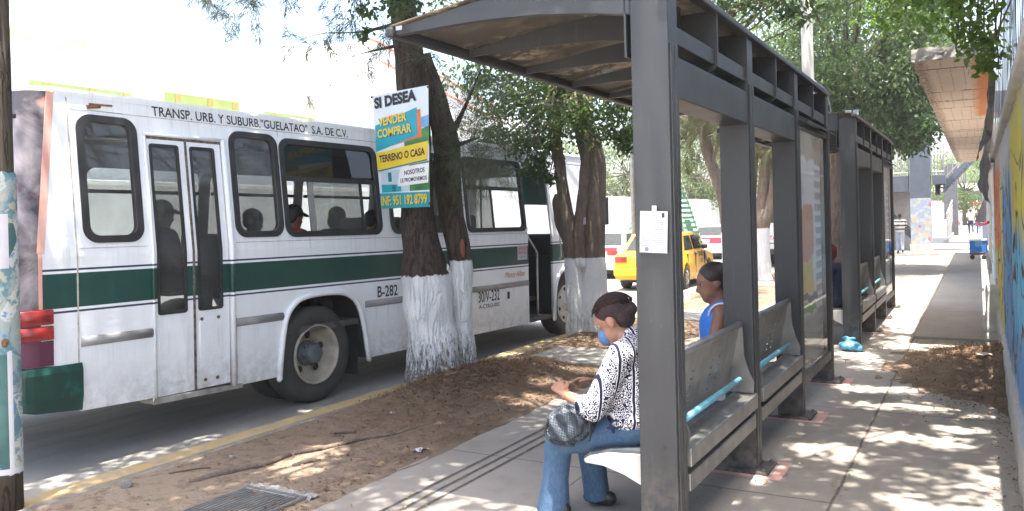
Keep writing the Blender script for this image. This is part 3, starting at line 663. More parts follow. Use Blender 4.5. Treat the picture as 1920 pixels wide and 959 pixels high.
# notice on the front post
t=thing('paper_notice','white printed sheet taped to the front post of the nearest shelter','notice',(-1.395,3.892,1.62),0)
t.rotation_euler=(0,R(2.2),0)
def sheetpaper(w,h,curl=.01):
    bm=B(); bmesh.ops.create_grid(bm,x_segments=8,y_segments=10,size=.5)
    for v in bm.verts:
        x,y=v.co.x*w,v.co.y*h; v.co=Vector((x,-.003-curl*max(0,abs(x)/w*2-.4)**2-curl*.6*abs(noise.noise((x*9,y*9,1))),y))
    return bm
obj('sheet',sheetpaper(.142,.205),M['paper'],t,True)
tw=text('AVISO',.05,.012); remap(tw,lambda c:(c.x-.02,-.020,c.y+.072)); obj('heading',tw,M['inkgrey'],t)
bm=B(); random.seed(3)
for r in range(15):
    z=.055-.0085*r-(.004 if r>6 else 0); x=-.056
    while x<.05:
        w=random.uniform(.005,.014); bm.faces.new([bm.verts.new(p) for p in ((x,-.0195,z),(min(.054,x+w),-.0195,z),(min(.054,x+w),-.0195,z+.0028),(x,-.0195,z+.0028))]); x+=w+.003
obj('print',bm,M['inkgrey'],t)
bm=B(); box(bm,.045,.058,-.0205,-.0195,.072,.095); obj('emblem',bm,M['ink'],t)
bm=B(); bmesh.ops.create_circle(bm,cap_ends=True,radius=.011,segments=16,matrix=Matrix.Translation((-.03,-.0195,-.085))@Matrix.Rotation(PI/2,4,'X')); obj('stamp',bm,M['inkgrey'],t)
obj('tape',bx(-.012,.012,-.004,-.002,.095,.13),M['tape'] if 'tape' in M else pm('clear_tape',(.5,.5,.48),None,5,.3),t)

# ================================================================ bus
BUS=thing('city_bus','white and dark green city bus waiting at the yellow kerb','bus',(-5.86,6.36,-.13))
BUS.rotation_euler=(0,.008,R(87))
ZB=1.6; TT=math.tan(R(6))
bend=lambda z:max(0,(z-ZB))*TT
W_BUS=2.40
def onside(bm,y0,left=False,bis=True):     # xy plate -> (s, depth, z) following the tumblehome
    remap(bm,lambda c:(c.x,c.z,c.y))
    if bis: bmesh.ops.bisect_plane(bm,geom=bm.verts[:]+bm.edges[:]+bm.faces[:],plane_co=(0,0,ZB),plane_no=(0,0,1))
    def f(c):
        y=y0+c.y+bend(c.z); return (c.x,W_BUS-y if left else y,c.z)
    return remap(bm,f)
WINS=[(-2.45,-1.96,1.71,2.70,.11),(-1.015,-.465,1.72,2.69,.11),(-.42,.97,1.71,2.67,.11),(1.14,2.54,1.71,2.67,.11),(2.62,4.05,1.70,2.67,.09)]
def archpts(c,r,z0,n=10): return [(c+r*math.cos(R(a)),max(z0,.50+r*math.sin(R(a)))) for a in np.linspace(195,-15,n)]
def arch_rear(): return [(-.56,.36),(-.53,.62),(-.47,.90),(-.36,1.04),(-.2,1.10),(.1,1.115),(.34,1.09),(.5,1.0),(.585,.86),(.65,.6),(.69,.36)]
def arch_front(): return [(4.80,.36),(4.81,.62),(4.86,.86),(4.98,1.02),(5.15,1.08),(5.5,1.08),(5.68,1.0),(5.80,.82),(5.86,.6),(5.88,.36)]
bus_out=[(-2.8,.80),(-2.52,.78),(-2.5,.42),(-1.9,.405),(-1.88,.385),(-1.885,2.585),(-1.105,2.585),(-1.105,.36)]+arch_rear()+[(4.085,.365),(4.085,2.58),(4.79,2.58),(4.79,.36)]+arch_front()[0:]+[(6.15,.36),(6.2,.6),(6.2,1.5),(6.02,2.86),(-2.6,2.885),(-2.66,2.7),(-2.80,1.66)]
body=obj('side_panel',onside(plate(bus_out,[rrect(*w) for w in WINS],.035),0),M['bus'],BUS)
LW=[(-2.45,-1.3,1.60,2.47,.1),(-1.1,.3,1.60,2.47,.1),(.45,1.8,1.60,2.47,.1),(1.95,3.3,1.60,2.47,.1),(3.5,4.8,1.60,2.47,.1),(5.0,5.8,1.71,2.6,.1)]
lo=[(-2.8,.42)]+arch_rear()+arch_front()+[(6.15,.36),(6.2,1.5),(6.02,2.86),(-2.6,2.885),(-2.80,1.66)]
obj('side_panel',onside(plate(lo,[rrect(*w) for w in LW],.035),0,True),M['bus'],BUS)
for w in LW:
    bm=onside(plate(rrect(*w),[],.006),.014,True); obj('window_pane',bm,M['glass'],BUS)
    bm=B(); box(bm,w[0]+.02,w[1]-.02,W_BUS-.06-bend(2.2),W_BUS-.03-bend(2.2),2.2,2.24); obj('window_bar',bm,M['dark'],BUS)
# windows on the near side
for i,w in enumerate(WINS):
    s0,s1,z0,z1,r=w
    fr=obj('window',onside(plate(rrect(s0-.012,s1+.012,z0-.012,z1+.012,r+.01),[rrect(s0+.045,s1-.045,z0+.045,z1-.045,r-.03)],.055),-.014),M['black'],BUS)
    if i in (0,1): obj('pane',onside(plate(rrect(s0+.03,s1-.03,z0+.03,z1-.03,r-.02),[],.005),.014),M['glass'] if i==0 else M['doorglass'],fr)
    else:
        zs=2.285
        obj('pane',onside(plate([(s0+.03,zs),(s1-.03,zs),(s1-.03,z1-.1),(s1-.1,z1-.03),(s0+.1,z1-.03),(s0+.03,z1-.1)],[],.005),.014),M['tint'] if i<4 else M['doorglass'],fr)
        obj('window_bar',onside(plate([(s0+.02,zs-.03),(s1-.02,zs-.03),(s1-.02,zs+.02),(s0+.02,zs+.02)],[],.03),-.006),M['black'],fr)
        W_=s1-s0
        for a,b in (((s0+.25*W_,s0+.82*W_),) if i<4 else ((s0+.03,s0+.46*W_),)):
            obj('sliding_pane',onside(plate([(a,z0+.03),(b,z0+.03),(b,zs-.02),(a,zs-.02)],[],.004),.022),M['doorglass'],fr)
            for q,wd in ((a,.07),(b-.03,.03)): obj('sash_bar',onside(plate([(q,z0+.03),(q+wd,z0+.03),(q+wd,zs-.03),(q,zs-.03)],[],.02),.010),M['rail'] if wd>.05 else M['dark'],fr)
M['seamdk']=pm('dark_grime',(.05,.04,.035),(.17,.14,.12),30,.8)
# rear folding door: two leaves
D_=[(-1.872,-1.492,-1.825,-1.565),(-1.478,-1.115,-1.432,-1.196)]
for k,(a,b,wa,wb) in enumerate(D_):
    lf=obj('door_leaf',onside(plate([(a,.40),(b,.40),(b,2.56),(a,2.56)],[rrect(wa,wb,1.09,2.51,.02,2)],.03),.012),M['bus'],BUS)
    obj('rubber_gasket',onside(plate(rrect(wa-.012,wb+.012,1.078,2.522,.025,2),[rrect(wa+.012,wb-.012,1.102,2.498,.02,2)],.016),.004),M['black'],lf)
    obj('pane',onside(plate(rrect(wa,wb,1.09,2.51,.02,2),[],.005),.022),M['doorglass'],lf)
    obj('kick_panel',onside(plate([(wa-.0,.50),(wb+.0,.50),(wb,.99),(wa,.99)],[],.006),.0075),M['bus'],lf)
    bm=B()
    for s_,z in ((wa+.02,1.005),(wb-.04,1.005),(wa+.05,.47),(wb-.06,.47)): 
        if k: tube(bm,[(s_,.004,z),(s_,.016,z)],.016,8)
    if k: obj('rivet',bm,M['rust'],lf)
bm=onside(plate([(-1.493,.40),(-1.477,.40),(-1.477,2.56),(-1.493,2.56)],[],.02),-.002); obj('door_hinge',bm,M['seamdk'],BUS)
obj('door_header',onside(plate([(-1.88,2.56),(-1.11,2.56),(-1.11,2.585),(-1.88,2.585)],[],.03),.01),M['seamdk'],BUS)
obj('door_sill',onside(plate([(-1.90,.35),(-1.0,.335),(-1.0,.375),(-1.9,.395)],[],.2),-.012,bis=False),M['dirtywhite'] if 'dirtywhite' in M else pm('dirty_sill',(.35,.33,.3),(.2,.18,.16),9,.7),BUS)
# trim: panel seams, gutter, rub rails
def strip(name,pts,wid,th,mat,y0=-.006,par=BUS):
    bm=B()
    for (a,b) in zip(pts,pts[1:]):
        ww=max(wid); dx,dz=b[0]-a[0],b[1]-a[1]; LL=math.hypot(dx,dz); nx_,nz_=-dz/LL*ww,dx/LL*ww; q=plate([(a[0]-nx_,a[1]-nz_),(b[0]-nx_,b[1]-nz_),(b[0]+nx_,b[1]+nz_),(a[0]+nx_,a[1]+nz_)],[],th); onside(q,y0)
        me=D.meshes.new('x'); q.to_mesh(me); q.free(); bm.from_mesh(me); D.meshes.remove(me)
    return obj(name,bm,mat,par)
M['seam']=pm('grimy_seam',(.30,.25,.21),(.58,.56,.53),10,.8)
for s_ in (-2.52,): strip('panel_seam',[(s_,.45),(s_,2.83)],(.006,0),.004,M['seam'],-.003)
strip('panel_seam',[(-2.5,2.745),(6.0,2.735)],(0,.004),.004,M['seam'],-.003)
strip('panel_seam',[(-2.5,1.66),(-1.92,1.66)],(0,.003),.003,M['seam'],-.003); strip('panel_seam',[(-1.03,1.665),(4.05,1.655)],(0,.003),.003,M['seam'],-.003)
strip('panel_seam',[(-1.05,.42),(-1.05,1.0)],(.004,0),.003,M['seam'],-.003)
for s_ in (-.43,1.06,2.58): strip('panel_seam',[(s_,2.69),(s_,2.86)],(.003,0),.003,M['seam'],-.003)
strip('roof_gutter',[(-2.62,2.885),(6.0,2.868)],(0,.012),.03,M['bus'],-.014)
for a,b,z in ((-2.5,-1.9,.945),(-1.06,-.5,.935),(.66,4.06,.945)):
    bm=B(); tube(bm,[(a,.0,z),(b,.0,z)],.022,14,flat=1.75); obj('rub_rail',bm,M['rail'],BUS,True)
bm=B(); tube(bm,[(-1.88,-.012,.40),(-1.885,-.012,1.6),(-1.885,bend(2.58)-.012,2.58)],.012,8); tube(bm,[(-1.09,-.012,.37),(-1.092,-.012,1.6),(-1.10,bend(2.58)-.012,2.6)],.024,10); tube(bm,[(-1.89,bend(2.60)-.012,2.60),(-1.09,bend(2.6)-.012,2.60)],.012,8); obj('door_frame',bm,M['bus'],BUS,True)
# wheel arches
for pts in (arch_rear(),arch_front()):
    bm=B(); q=[(s_,-.012,z) for s_,z in pts]; q=[(q[0][0],-.012,.33)]+q+[(q[-1][0],-.012,.33)]
    tube(bm,smoothpath(q,4),.028,8); o=obj('wheel_arch',bm,M['bus'],BUS,True)
    bm=B(); pp=pts; a=[bm.verts.new((s_,.01,z)) for s_,z in pp]; b=[bm.verts.new((s_,.75,z)) for s_,z in pp]
    for i in range(len(pp)-1): bm.faces.new((a[i],a[i+1],b[i+1],b[i]))
    bm.faces.new([bm.verts.new((s_,.75,z)) for s_,z in pp]); obj('arch_liner',bm,M['black'],o,False)
# roof, floor, ends
bm=B(); prof=[]; ye=bend(2.88)
prof=[(ye-.01,2.88)]+[(ye+(W_BUS-2*ye)*t,2.90+.09*math.sin(PI*t)) for t in np.linspace(.03,.97,12)]+[(W_BUS-ye+.01,2.88)]
prism(bm,prof+[(y,z-.04) for y,z in prof[::-1]],-2.6,6.02,'yz'); obj('roof',bm,M['bus'],BUS)
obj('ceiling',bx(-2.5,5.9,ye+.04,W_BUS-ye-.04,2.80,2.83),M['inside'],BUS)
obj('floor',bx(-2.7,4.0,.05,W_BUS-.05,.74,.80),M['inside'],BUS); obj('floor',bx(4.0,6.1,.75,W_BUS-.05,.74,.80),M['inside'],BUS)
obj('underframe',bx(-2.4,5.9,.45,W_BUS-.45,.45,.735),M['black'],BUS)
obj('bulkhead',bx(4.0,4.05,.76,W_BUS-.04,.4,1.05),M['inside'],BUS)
# rear: wrapped panel with rounded corners, lamps, bumper
def rearshape(z): 
    t=max(0,(z-1.66)); return -3.0+t*.17
def rearpath(z,inset=0):
    x=rearshape(z); r=.16; y0=bend(z)+inset; P=[]
    sx=-2.8+max(0,z-1.66)*.165
    for a in np.linspace(0,90,7): P.append((x+r-r*math.sin(R(a)) if False else x+(sx-x)*(1-math.sin(R(a))),y0+.16*(1-math.cos(R(a))),z))
    for t in np.linspace(.02,.98,9): P.append((x-.02*math.sin(PI*t),y0+.16+(W_BUS-2*y0-.32)*t,z))
    for a in np.linspace(90,0,7): P.append((x+(sx-x)*(1-math.sin(R(a))),W_BUS-y0-.16*(1-math.cos(R(a))),z))
    return P
bm=B(); rows=[[bm.verts.new(p) for p in rearpath(z)] for z in (.80,1.2,1.66,2.0,2.4,2.7,2.86)]
for a,b in zip(rows,rows[1:]):
    for i in range(len(a)-1): bm.faces.new((a[i],a[i+1],b[i+1],b[i]))
obj('rear_panel',bm,M['wrap'],BUS,True)
strip('wrap_edge',[(-2.80,1.22),(-2.80,1.64)],(.014,0),.004,M['wrapedge'],-.004)
strip('wrap_edge',[(-2.795,1.63),(-2.64,2.86)],(.028,0),.004,M['wrapedge'],-.004)
strip('wrap_edge',[(-2.76,.80),(-2.76,.985)],(.05,0),.004,M['wrap'],-.0045)
for z0,z1 in ((1.105,1.215),(.99,1.095)):
    bm=B(); rows=[]
    for z in (z0,z0+.006,z1-.006,z1):
        off=0 if z in (z0,z1) else .02
        P=[(-2.715,-off,z)]+[(x-.02 if x<-2.9 else x-off,y-off,z) for x,y,_ in rearpath(z)[:9]]; rows.append([bm.verts.new(p) for p in P])
    for a,b in zip(rows,rows[1:]):
        for i in range(len(a)-1): bm.faces.new((a[i],a[i+1],b[i+1],b[i]))
    obj('tail_lamp',bm,M['lampred'],BUS,True)
bm=B(); rows=[]
for z,o_ in ((.79,.015),(.74,.03),(.55,.03),(.46,.01)):
    P=[(-2.50,-o_+.002,z-(.03 if z<.5 else 0))]+[(x-o_*1.5-.03,y-o_,z+(.10*min(1,i/8) if z<.5 else 0)) for i,(x,y,_) in enumerate(rearpath(.8))]; rows.append([bm.verts.new(p) for p in P])
for a,b in zip(rows,rows[1:]):
    for i in range(len(a)-1): bm.faces.new((a[i],a[i+1],b[i+1],b[i]))
bm.faces.new(rows[0][::-1]); bm.faces.new(rows[-1]); obj('rear_bumper',bm,M['busgreen'],BUS)
# front: windscreen and nose
bm=B(); rows=[]
for x,z in ((6.22,.36),(6.22,1.35),(6.2,1.5)): rows.append([bm.verts.new((x+.12*math.sin(PI*t),bend(z)+(W_BUS-2*bend(z))*t,z)) for t in np.linspace(0,1,11)])
for a,b in zip(rows,rows[1:]):
    for i in range(10): bm.faces.new((a[i],a[i+1],b[i+1],b[i]))
obj('front_panel',bm,M['bus'],BUS,True)
bm=B(); rows=[]
for x,z in ((6.2,1.5),(6.04,2.6)): rows.append([bm.verts.new((x+.12*math.sin(PI*t),bend(z)+(W_BUS-2*bend(z))*t,z)) for t in np.linspace(0,1,11)])
for i in range(10): bm.faces.new((rows[0][i],rows[0][i+1],rows[1][i+1],rows[1][i]))
obj('windscreen',bm,M['glass'],BUS,True)
obj('front_header',bx(5.9,6.06,.2,W_BUS-.2,2.6,2.86),M['bus'],BUS)
M['valance']=pm('teal_green_valance',(.02,.10,.085),(.03,.13,.11),4,.5)
# entrance: steps, rail, screen
e=obj('entrance_step',bx(4.1,4.78,.02,.40,.36,.42,.01),M['inside'],BUS); obj('entrance_step',bx(4.1,4.78,.3,.75,.62,.68,.01),M['inside'],BUS)
obj('step_riser',bx(4.1,4.78,.74,.76,.4,.95),M['black'],BUS); obj('stepwell_wall',bx(4.06,4.09,.04,.76,.38,1.55),M['black'],BUS); obj('stepwell_wall',bx(4.79,4.82,.04,.76,.38,1.3),M['black'],BUS)
bm=B(); tube(bm,smoothpath([(4.13,.05,1.74),(4.16,.06,1.62),(4.40,.08,1.42),(4.46,.08,1.34),(4.46,.08,1.1),(4.46,.08,.45)],5),.017,10); obj('handrail',bm,M['chrome'],BUS,True)
obj('dashboard',bx(5.2,6.1,.1,W_BUS-.1,.95,1.62,.03),M['black'],BUS)
obj('upper_valance',onside(plate([(4.5,2.08),(6.0,2.08),(6.0,2.62),(4.5,2.62)],[],.005),.34),M['valance'],BUS)
bm=B(); tube(bm,smoothpath([(4.94,-.02,1.25),(4.94,-.06,1.32),(4.93,-.04,1.7),(4.92,.0,2.1)],5),.012,8); obj('grab_handle',bm,M['chrome'],BUS,True)
bm=B(); tube(bm,[(5.9,.05,2.5),(6.0,-.25,2.45),(6.0,-.28,2.2)],.012,8); box(bm,5.96,6.02,-.36,-.2,1.75,2.2,.02); obj('mirror',bm,M['black'],BUS)
# wheels
def wheel(s,y,dual,z=.5,front=False):
    bm=B(); prof=[(.30,.03),(.335,.008),(.40,-.004),(.455,.002),(.485,.022),(.50,.05),(.502,.14),(.50,.23),(.485,.262),(.40,.29),(.30,.27),(.29,.15),(.30,.03)]
    prof=[(r*.985,t) for r,t in prof]; lathe(bm,prof,'y',seg=56)
    w=obj('wheel',bm,M['tyre'],BUS,True); w.location=(s,y,z)
    rm=M['rimwhite'] if front else M['rim']
    if front: rp=[(.305,.02),(.295,.0),(.28,.01),(.27,.05),(.2,.01),(.13,-.03),(.12,-.035)]
    else: rp=[(.308,.02),(.300,-.004),(.286,.0),(.272,.06),(.262,.13),(.225,.165),(.15,.17),(.11,.16)]
    bm=B(); lathe(bm,rp,'y',seg=48); obj('rim',bm,rm,w,True)
    bm=B(); 
    for k in range(5 if not front else 8):
        a=2*PI*k/(5 if not front else 8)+.3; rr,yy=(.19,.150) if not front else (.235,.026); 
        c=Vector((rr*math.cos(a),yy,rr*math.sin(a))); bmesh.ops.create_uvsphere(bm,u_segments=14,v_segments=8,radius=.040 if not front else .028,matrix=Matrix.Translation(c)@Matrix.Diagonal((1,.35,1,1)))
    obj('rim_holes',bm,M['black'],w,True)
    bm=B()
    if front: hp=[(.125,-.03),(.115,-.045),(.08,-.055),(.075,-.075),(.05,-.085),(.001,-.087)]
    else: hp=[(.135,.165),(.125,.13),(.10,.12),(.095,.04),(.085,.02),(.05,.012),(.001,.01)]
    lathe(bm,hp,'y',seg=28)
    for k in range(10 if front else 8):
        a=2*PI*k/(10 if front else 8); rr=.15 if front else .113; y_=-.03 if front else .10; c=Vector((rr*math.cos(a),y_,rr*math.sin(a))); tube(bm,[c,c-Vector((0,.035,0))],.016,6)
    obj('hub',bm,M['hub'] if not front else M['rim'],w,True); 
    if dual: 
        bm=B(); lathe(bm,[(r,t+.32) for r,t in prof],'y',seg=40); obj('inner_tyre',bm,M['tyre'],w,True)
    return w
wheel(0,.05,True,.495); 
fw=wheel(5.32,.03,False,.535,True); fw.rotation_euler=(0,0,R(-3))
for s_ in (0,5.32):
    bm=B(); lathe(bm,[(.30,-.0),(.40,.0),(.495,.02),(.495,.25),(.3,.25)],'y',seg=32); o=obj('wheel',bm,M['tyre'],BUS,True); o.location=(s_,W_BUS-.32,.5)
obj('axle',bx(-.09,.09,.3,W_BUS-.3,.42,.58,.04),M['black'],BUS)
bm=B(); box(bm,.62,.64,.10,.7,.18,.7); obj('mud_flap',bm,M['black'],BUS)
# lettering and stickers
def letter(name,body,s0,s1,z0,z1,mat,dz=-.005,par=None,**k):
    return obj(name,onside(text(body,s1-s0,z1-z0,**k) if False else (lambda b:remap(b,lambda c:(c.x+s0,c.y+z0,0)))(text(body,s1-s0,z1-z0,**k)),dz,bis=False),mat,par or BUS)
letter('lettering','TRANSP. URB. Y SUBURB."GUELATAO". S.A. DE C.V.',-1.79,.56,2.757,2.845,M['ink'],bold=.012)
letter('lettering','B-282',.86,1.2,1.0,1.125,M['ink'],bold=.012); letter('lettering','30/V-232',2.81,3.31,.765,.91,M['ink'],bold=.004); letter('lettering','A-CTRO-003',2.82,3.30,.685,.735,M['ink'],bold=.006)
letter('lettering','Monte Alban',3.45,3.98,1.05,1.13,M['inkorange'],shear=.4)
st=obj('sticker',onside(plate([(3.79,1.28),(4.05,1.28),(4.05,1.485),(3.79,1.485)],[],.002),-.004,bis=False),M['paper'],BUS)
letter('lettering','UNIDAD',3.805,4.035,1.42,1.465,M['inkred'],-.0065,st,bold=.015); letter('lettering','SANITIZADA',3.805,4.035,1.365,1.405,M['inkred'],-.0065,st,bold=.015); letter('lettering','NOTA 2',3.85,3.99,1.31,1.335,M['inkblue'],-.0065,st)
ff=obj('fuel_flap',onside(plate(rrect(3.47,3.60,.73,.92,.02),[],.012),-.008,bis=False),M['bus'],BUS); obj('latch',onside(plate(rrect(3.50,3.55,.76,.86,.015),[],.012),-.016,bis=False),M['black'],ff)
bm=B(); tube(bm,[(-2.34,bend(2.79)-.01,2.795),(-2.15,bend(2.79)-.012,2.80)],.008,6); tube(bm,[(-2.36,bend(2.78)-.004,2.77),(-2.25,bend(2.78)-.006,2.785)],.016,6); obj('marker_lamp_stub',bm,M['rust'],BUS)
# seats inside
M['seatgrey']=pm('seat_vinyl',(.05,.06,.07),(.08,.085,.09),6,.5); M['seatbrown']=pm('brown_seat',(.12,.085,.07),(.09,.07,.06),6,.5)
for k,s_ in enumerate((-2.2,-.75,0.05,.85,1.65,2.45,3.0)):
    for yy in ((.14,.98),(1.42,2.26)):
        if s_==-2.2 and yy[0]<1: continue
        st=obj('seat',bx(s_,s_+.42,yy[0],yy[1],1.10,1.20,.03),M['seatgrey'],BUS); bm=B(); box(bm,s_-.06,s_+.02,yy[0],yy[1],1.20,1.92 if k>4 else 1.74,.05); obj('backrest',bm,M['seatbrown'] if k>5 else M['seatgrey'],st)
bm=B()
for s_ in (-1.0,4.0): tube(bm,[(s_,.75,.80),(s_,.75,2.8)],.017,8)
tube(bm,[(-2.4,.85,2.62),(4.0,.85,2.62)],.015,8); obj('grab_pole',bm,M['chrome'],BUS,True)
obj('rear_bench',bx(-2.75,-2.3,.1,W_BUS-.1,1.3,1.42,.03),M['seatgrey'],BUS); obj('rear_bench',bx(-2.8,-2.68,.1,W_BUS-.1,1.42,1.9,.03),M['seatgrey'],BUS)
# ================================================================ trees
def tree(label,loc,group=None,name='tree'): return thing(name,label,'tree',loc,0,group)
def rel(pts,l): return [(p[0]-l[0],p[1]-l[1],p[2]-l[2])+tuple(p[3:]) for p in pts]
def stem(name,pts,loc,mat,par,seg=22,jit=.12,jf=4,n=6):
    bm=B(); taper_tube(bm,rel(pts,loc),n,seg=seg,jit=jit,jf=jf); return obj(name,bm,mat,par,True)
def crown(name,C,loc,mat,par,L=.08,Wd=.036,droop=.6): return obj(name,leaves_mesh(name,np.asarray(C)-np.array(loc),L,Wd,droop),mat,par)
def twigs(name,base,tips,loc,mat,par,r0=.035,n=40,r1=.006):
    bm=B(); idx=RNG.choice(len(tips),min(n,len(tips)),replace=False)
    for i in idx:
        b=base[int(RNG.integers(len(base)))]; t=tips[i]; m=[(b[k]+t[k])/2+RNG.normal()*.12 for k in range(3)]
        taper_tube(bm,rel([tuple(b)+(r0,),tuple(m)+((r0+r1)*.5,),tuple(t)+(r1,)],loc),4,seg=6)
    return obj(name,bm,mat,par,True)

# T1: whitewashed casuarina with a second stem, right against the kerb
l=(-5.1,7.3,0); T1=tree('tall brown tree with whitewashed twin trunk holding the sale banner',l)
stem('trunk',[(-5.08,7.3,-.08,.44),(-5.1,7.3,.05,.345),(-5.11,7.3,.2,.29),(-5.16,7.3,.6,.262),(-5.21,7.3,1.05,.255),(-5.27,7.3,1.5,.20),(-5.31,7.3,2.2,.178),(-5.34,7.3,3.2,.172),(-5.42,7.3,4.0,.145),(-5.5,7.25,5.2,.15),(-5.6,7.2,7.0,.09)],l,M['bark1'],T1,40,.16,3.3)
stem('side_stem',[(-4.93,7.55,-.06,.24),(-4.95,7.58,.08,.165),(-4.95,7.6,.4,.135),(-4.95,7.6,.9,.122),(-4.95,7.6,1.3,.125),(-5.02,7.6,1.6,.135),(-5.08,7.6,2.0,.145),(-5.09,7.58,2.55,.145),(-5.15,7.5,3.0,.125),(-5.28,7.4,3.5,.11)],l,M['bark1b'],T1,30,.16,4)
stem('cut_stub',[(-5.04,7.5,1.0,.06),(-5.04,7.47,1.12,.055),(-5.03,7.40,1.20,.05)],l,M['white'],T1,14,.1)
stem('pruning_scar',[(-4.86,7.525,1.30,.010),(-4.855,7.50,1.36,.028),(-4.86,7.50,1.43,.028),(-4.875,7.52,1.49,.010)],l,M['scar'] if 'scar' in M else pm('orange_cut_wood',(.28,.10,.04),(.2,.07,.03),9,.8),T1,12,.1)
stem('branch',[(-5.12,7.5,2.5,.06),(-4.95,7.45,2.62,.045),(-4.75,7.4,2.85,.022),(-4.45,7.3,3.25,.008)],l,M['bark1'],T1,10)
stem('branch',[(-5.12,7.5,2.5,.05),(-4.85,7.4,2.5,.03),(-4.5,7.3,2.55,.01)],l,M['bark1'],T1,10)
stem('branch',[(-5.45,7.25,3.85,.03),(-5.8,7.0,3.76,.010),(-6.1,6.8,3.75,.005),(-6.35,6.7,3.70,.002)],l,M['bark1'],T1,8)
stem('branch',[(-5.42,7.25,3.62,.022),(-5.8,7.0,3.52,.006),(-6.1,6.8,3.38,.002)],l,M['bark1'],T1,8)
limbs=[(-5.5,7.2,5.0),(-5.56,7.2,6.0),(-5.6,7.2,6.9)]
ct=clumps([(-5.9,6.8,6.3,3.6,3.6,1.7,190,.35)],5)
tips_low=[(-5.8-.15*k+random.gauss(0,.05),7.0-.07*k,3.74-.01*k*k*.3) for k in range(6)]+[(-5.7-.16*k+random.gauss(0,.04),7.05-.08*k,3.5-.06*k) for k in range(5)]
for x,y,z,n,s_ in ((-7.45,6.5,4.35,14,.22),(-7.0,6.5,4.5,16,.25),(-6.7,6.5,4.45,12,.2),(-6.25,6.5,4.42,8,.15),(-7.3,6.6,4.05,4,.1),(-6.95,6.5,4.1,4,.1),(-5.65,6.6,4.1,7,.14),(-5.75,6.7,3.85,6,.1),(-5.2,6.7,3.7,4,.07),(-5.05,6.9,3.95,5,.1),(-6.0,6.6,3.6,3,.05),(-5.4,6.8,3.9,4,.1),(-5.0,7.1,3.5,3,.05)):
    tips_low+=[(x+random.gauss(0,s_),y+random.gauss(0,s_),z+random.gauss(0,s_)) for _ in range(n)]
tips=np.concatenate([ct,np.array(tips_low)]); 
twigs('branches',limbs,ct,l,M['bark1'],T1,.05,70)
obj('needle_crown',needles_mesh('needles',tips-np.array(l),42,.20,.0075,.6,.9),M['needle'],T1)
tf=[]
for x,y,z,n,s_ in ((-4.55,7.3,2.95,20,.2),(-4.35,7.2,2.55,26,.19),(-4.6,7.35,2.25,20,.15),(-4.8,7.4,2.65,14,.12),(-4.5,7.3,2.35,12,.14),(-4.72,7.4,3.05,8,.13),(-4.2,7.2,2.75,9,.14),(-4.85,7.35,2.1,7,.09)):
    tf+=[(x+random.gauss(0,s_),y+random.gauss(0,s_),z+random.gauss(0,s_)) for _ in range(n)]
obj('needle_tufts',needles_mesh('needles',np.array(tf)-np.array(l),46,.23,.0036,1.1,.5),M['needle'],T1)
v=clumps([(-5.5,6.9,4.12,.22,.2,.3,16,.06),(-5.15,6.95,4.0,.12,.15,.28,12,.055),(-5.62,6.85,3.75,.06,.05,.3,7,.045),(-4.6,6.9,4.15,.3,.3,.1,14,.08)],16)
crown('climbing_leaves',v,l,M['ficus2'],T1,.075,.04)

# T2: ficus with several fused stems
l=(-4.88,10.8,0); T2=tree('leafy tree with fused grey stems and thick whitewashed base by the bus entrance',l,)
stem('trunk',[(-4.83,10.8,-.1,.36),(-4.83,10.8,.12,.25),(-4.80,10.8,.6,.20),(-4.79,10.8,1.15,.185),(-4.77,10.8,1.7,.165),(-4.74,10.8,2.2,.17),(-4.77,10.8,2.6,.175),(-4.84,10.8,2.9,.16),(-4.95,10.8,3.5,.16),(-5.0,10.9,4.6,.11)],l,M['bark2'],T2,32,.16,3)
stem('side_stem',[(-4.98,10.7,-.06,.2),(-5.0,10.68,.3,.15),(-5.02,10.66,.8,.135),(-5.04,10.64,1.2,.125),(-5.06,10.60,1.6,.10),(-5.14,10.58,2.1,.085),(-5.19,10.6,2.5,.085),(-5.24,10.6,2.8,.085),(-5.30,10.6,3.6,.09),(-5.4,10.7,4.6,.06)],l,M['bark2'],T2,26,.14,4)
stem('side_stem',[(-5.0,10.85,.9,.12),(-5.14,10.82,1.35,.12),(-5.27,10.8,1.7,.115),(-5.31,10.8,1.95,.10),(-5.33,10.8,2.05,.05)],l,M['bark2'],T2,22,.2,5)
stem('side_stem',[(-4.9,10.62,1.0,.08),(-4.9,10.60,1.5,.085),(-4.82,10.6,2.1,.075),(-4.78,10.62,2.6,.07),(-4.72,10.65,3.4,.05)],l,M['bark2'],T2,18,.14,5)
obj('tag',bx(.05,.10,-.245,-.235,1.60,1.70),M['paper'],T2)
low=clumps([(-5.55,10.35,3.05,.85,.6,.5,60,.12),(-4.9,10.2,3.35,1.1,.7,.4,60,.13),(-4.25,10.4,3.1,.55,.5,.45,38,.10),(-5.55,10.3,2.65,.22,.3,.28,12,.09),(-4.05,10.4,2.72,.14,.2,.2,7,.06),(-5.95,10.3,2.85,.3,.3,.22,9,.08),(-5.3,10.25,2.6,.15,.15,.3,7,.06),(-5.24,10.4,2.25,.06,.08,.2,4,.04),(-6.4,10.3,3.65,.6,.5,.42,22,.09),(-5.85,10.4,3.9,.7,.5,.4,26,.10)],34)
up=clumps([(-4.6,11.0,5.3,2.9,2.6,1.2,120,.24)],75)
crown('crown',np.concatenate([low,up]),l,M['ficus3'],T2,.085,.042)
twigs('branches',[(-5.0,10.85,3.7),(-5.3,10.65,3.4),(-4.95,10.8,3.4),(-5.0,10.9,4.4)],np.concatenate([low[::34],up[::75]]),l,M['bark2'],T2,.03,80)

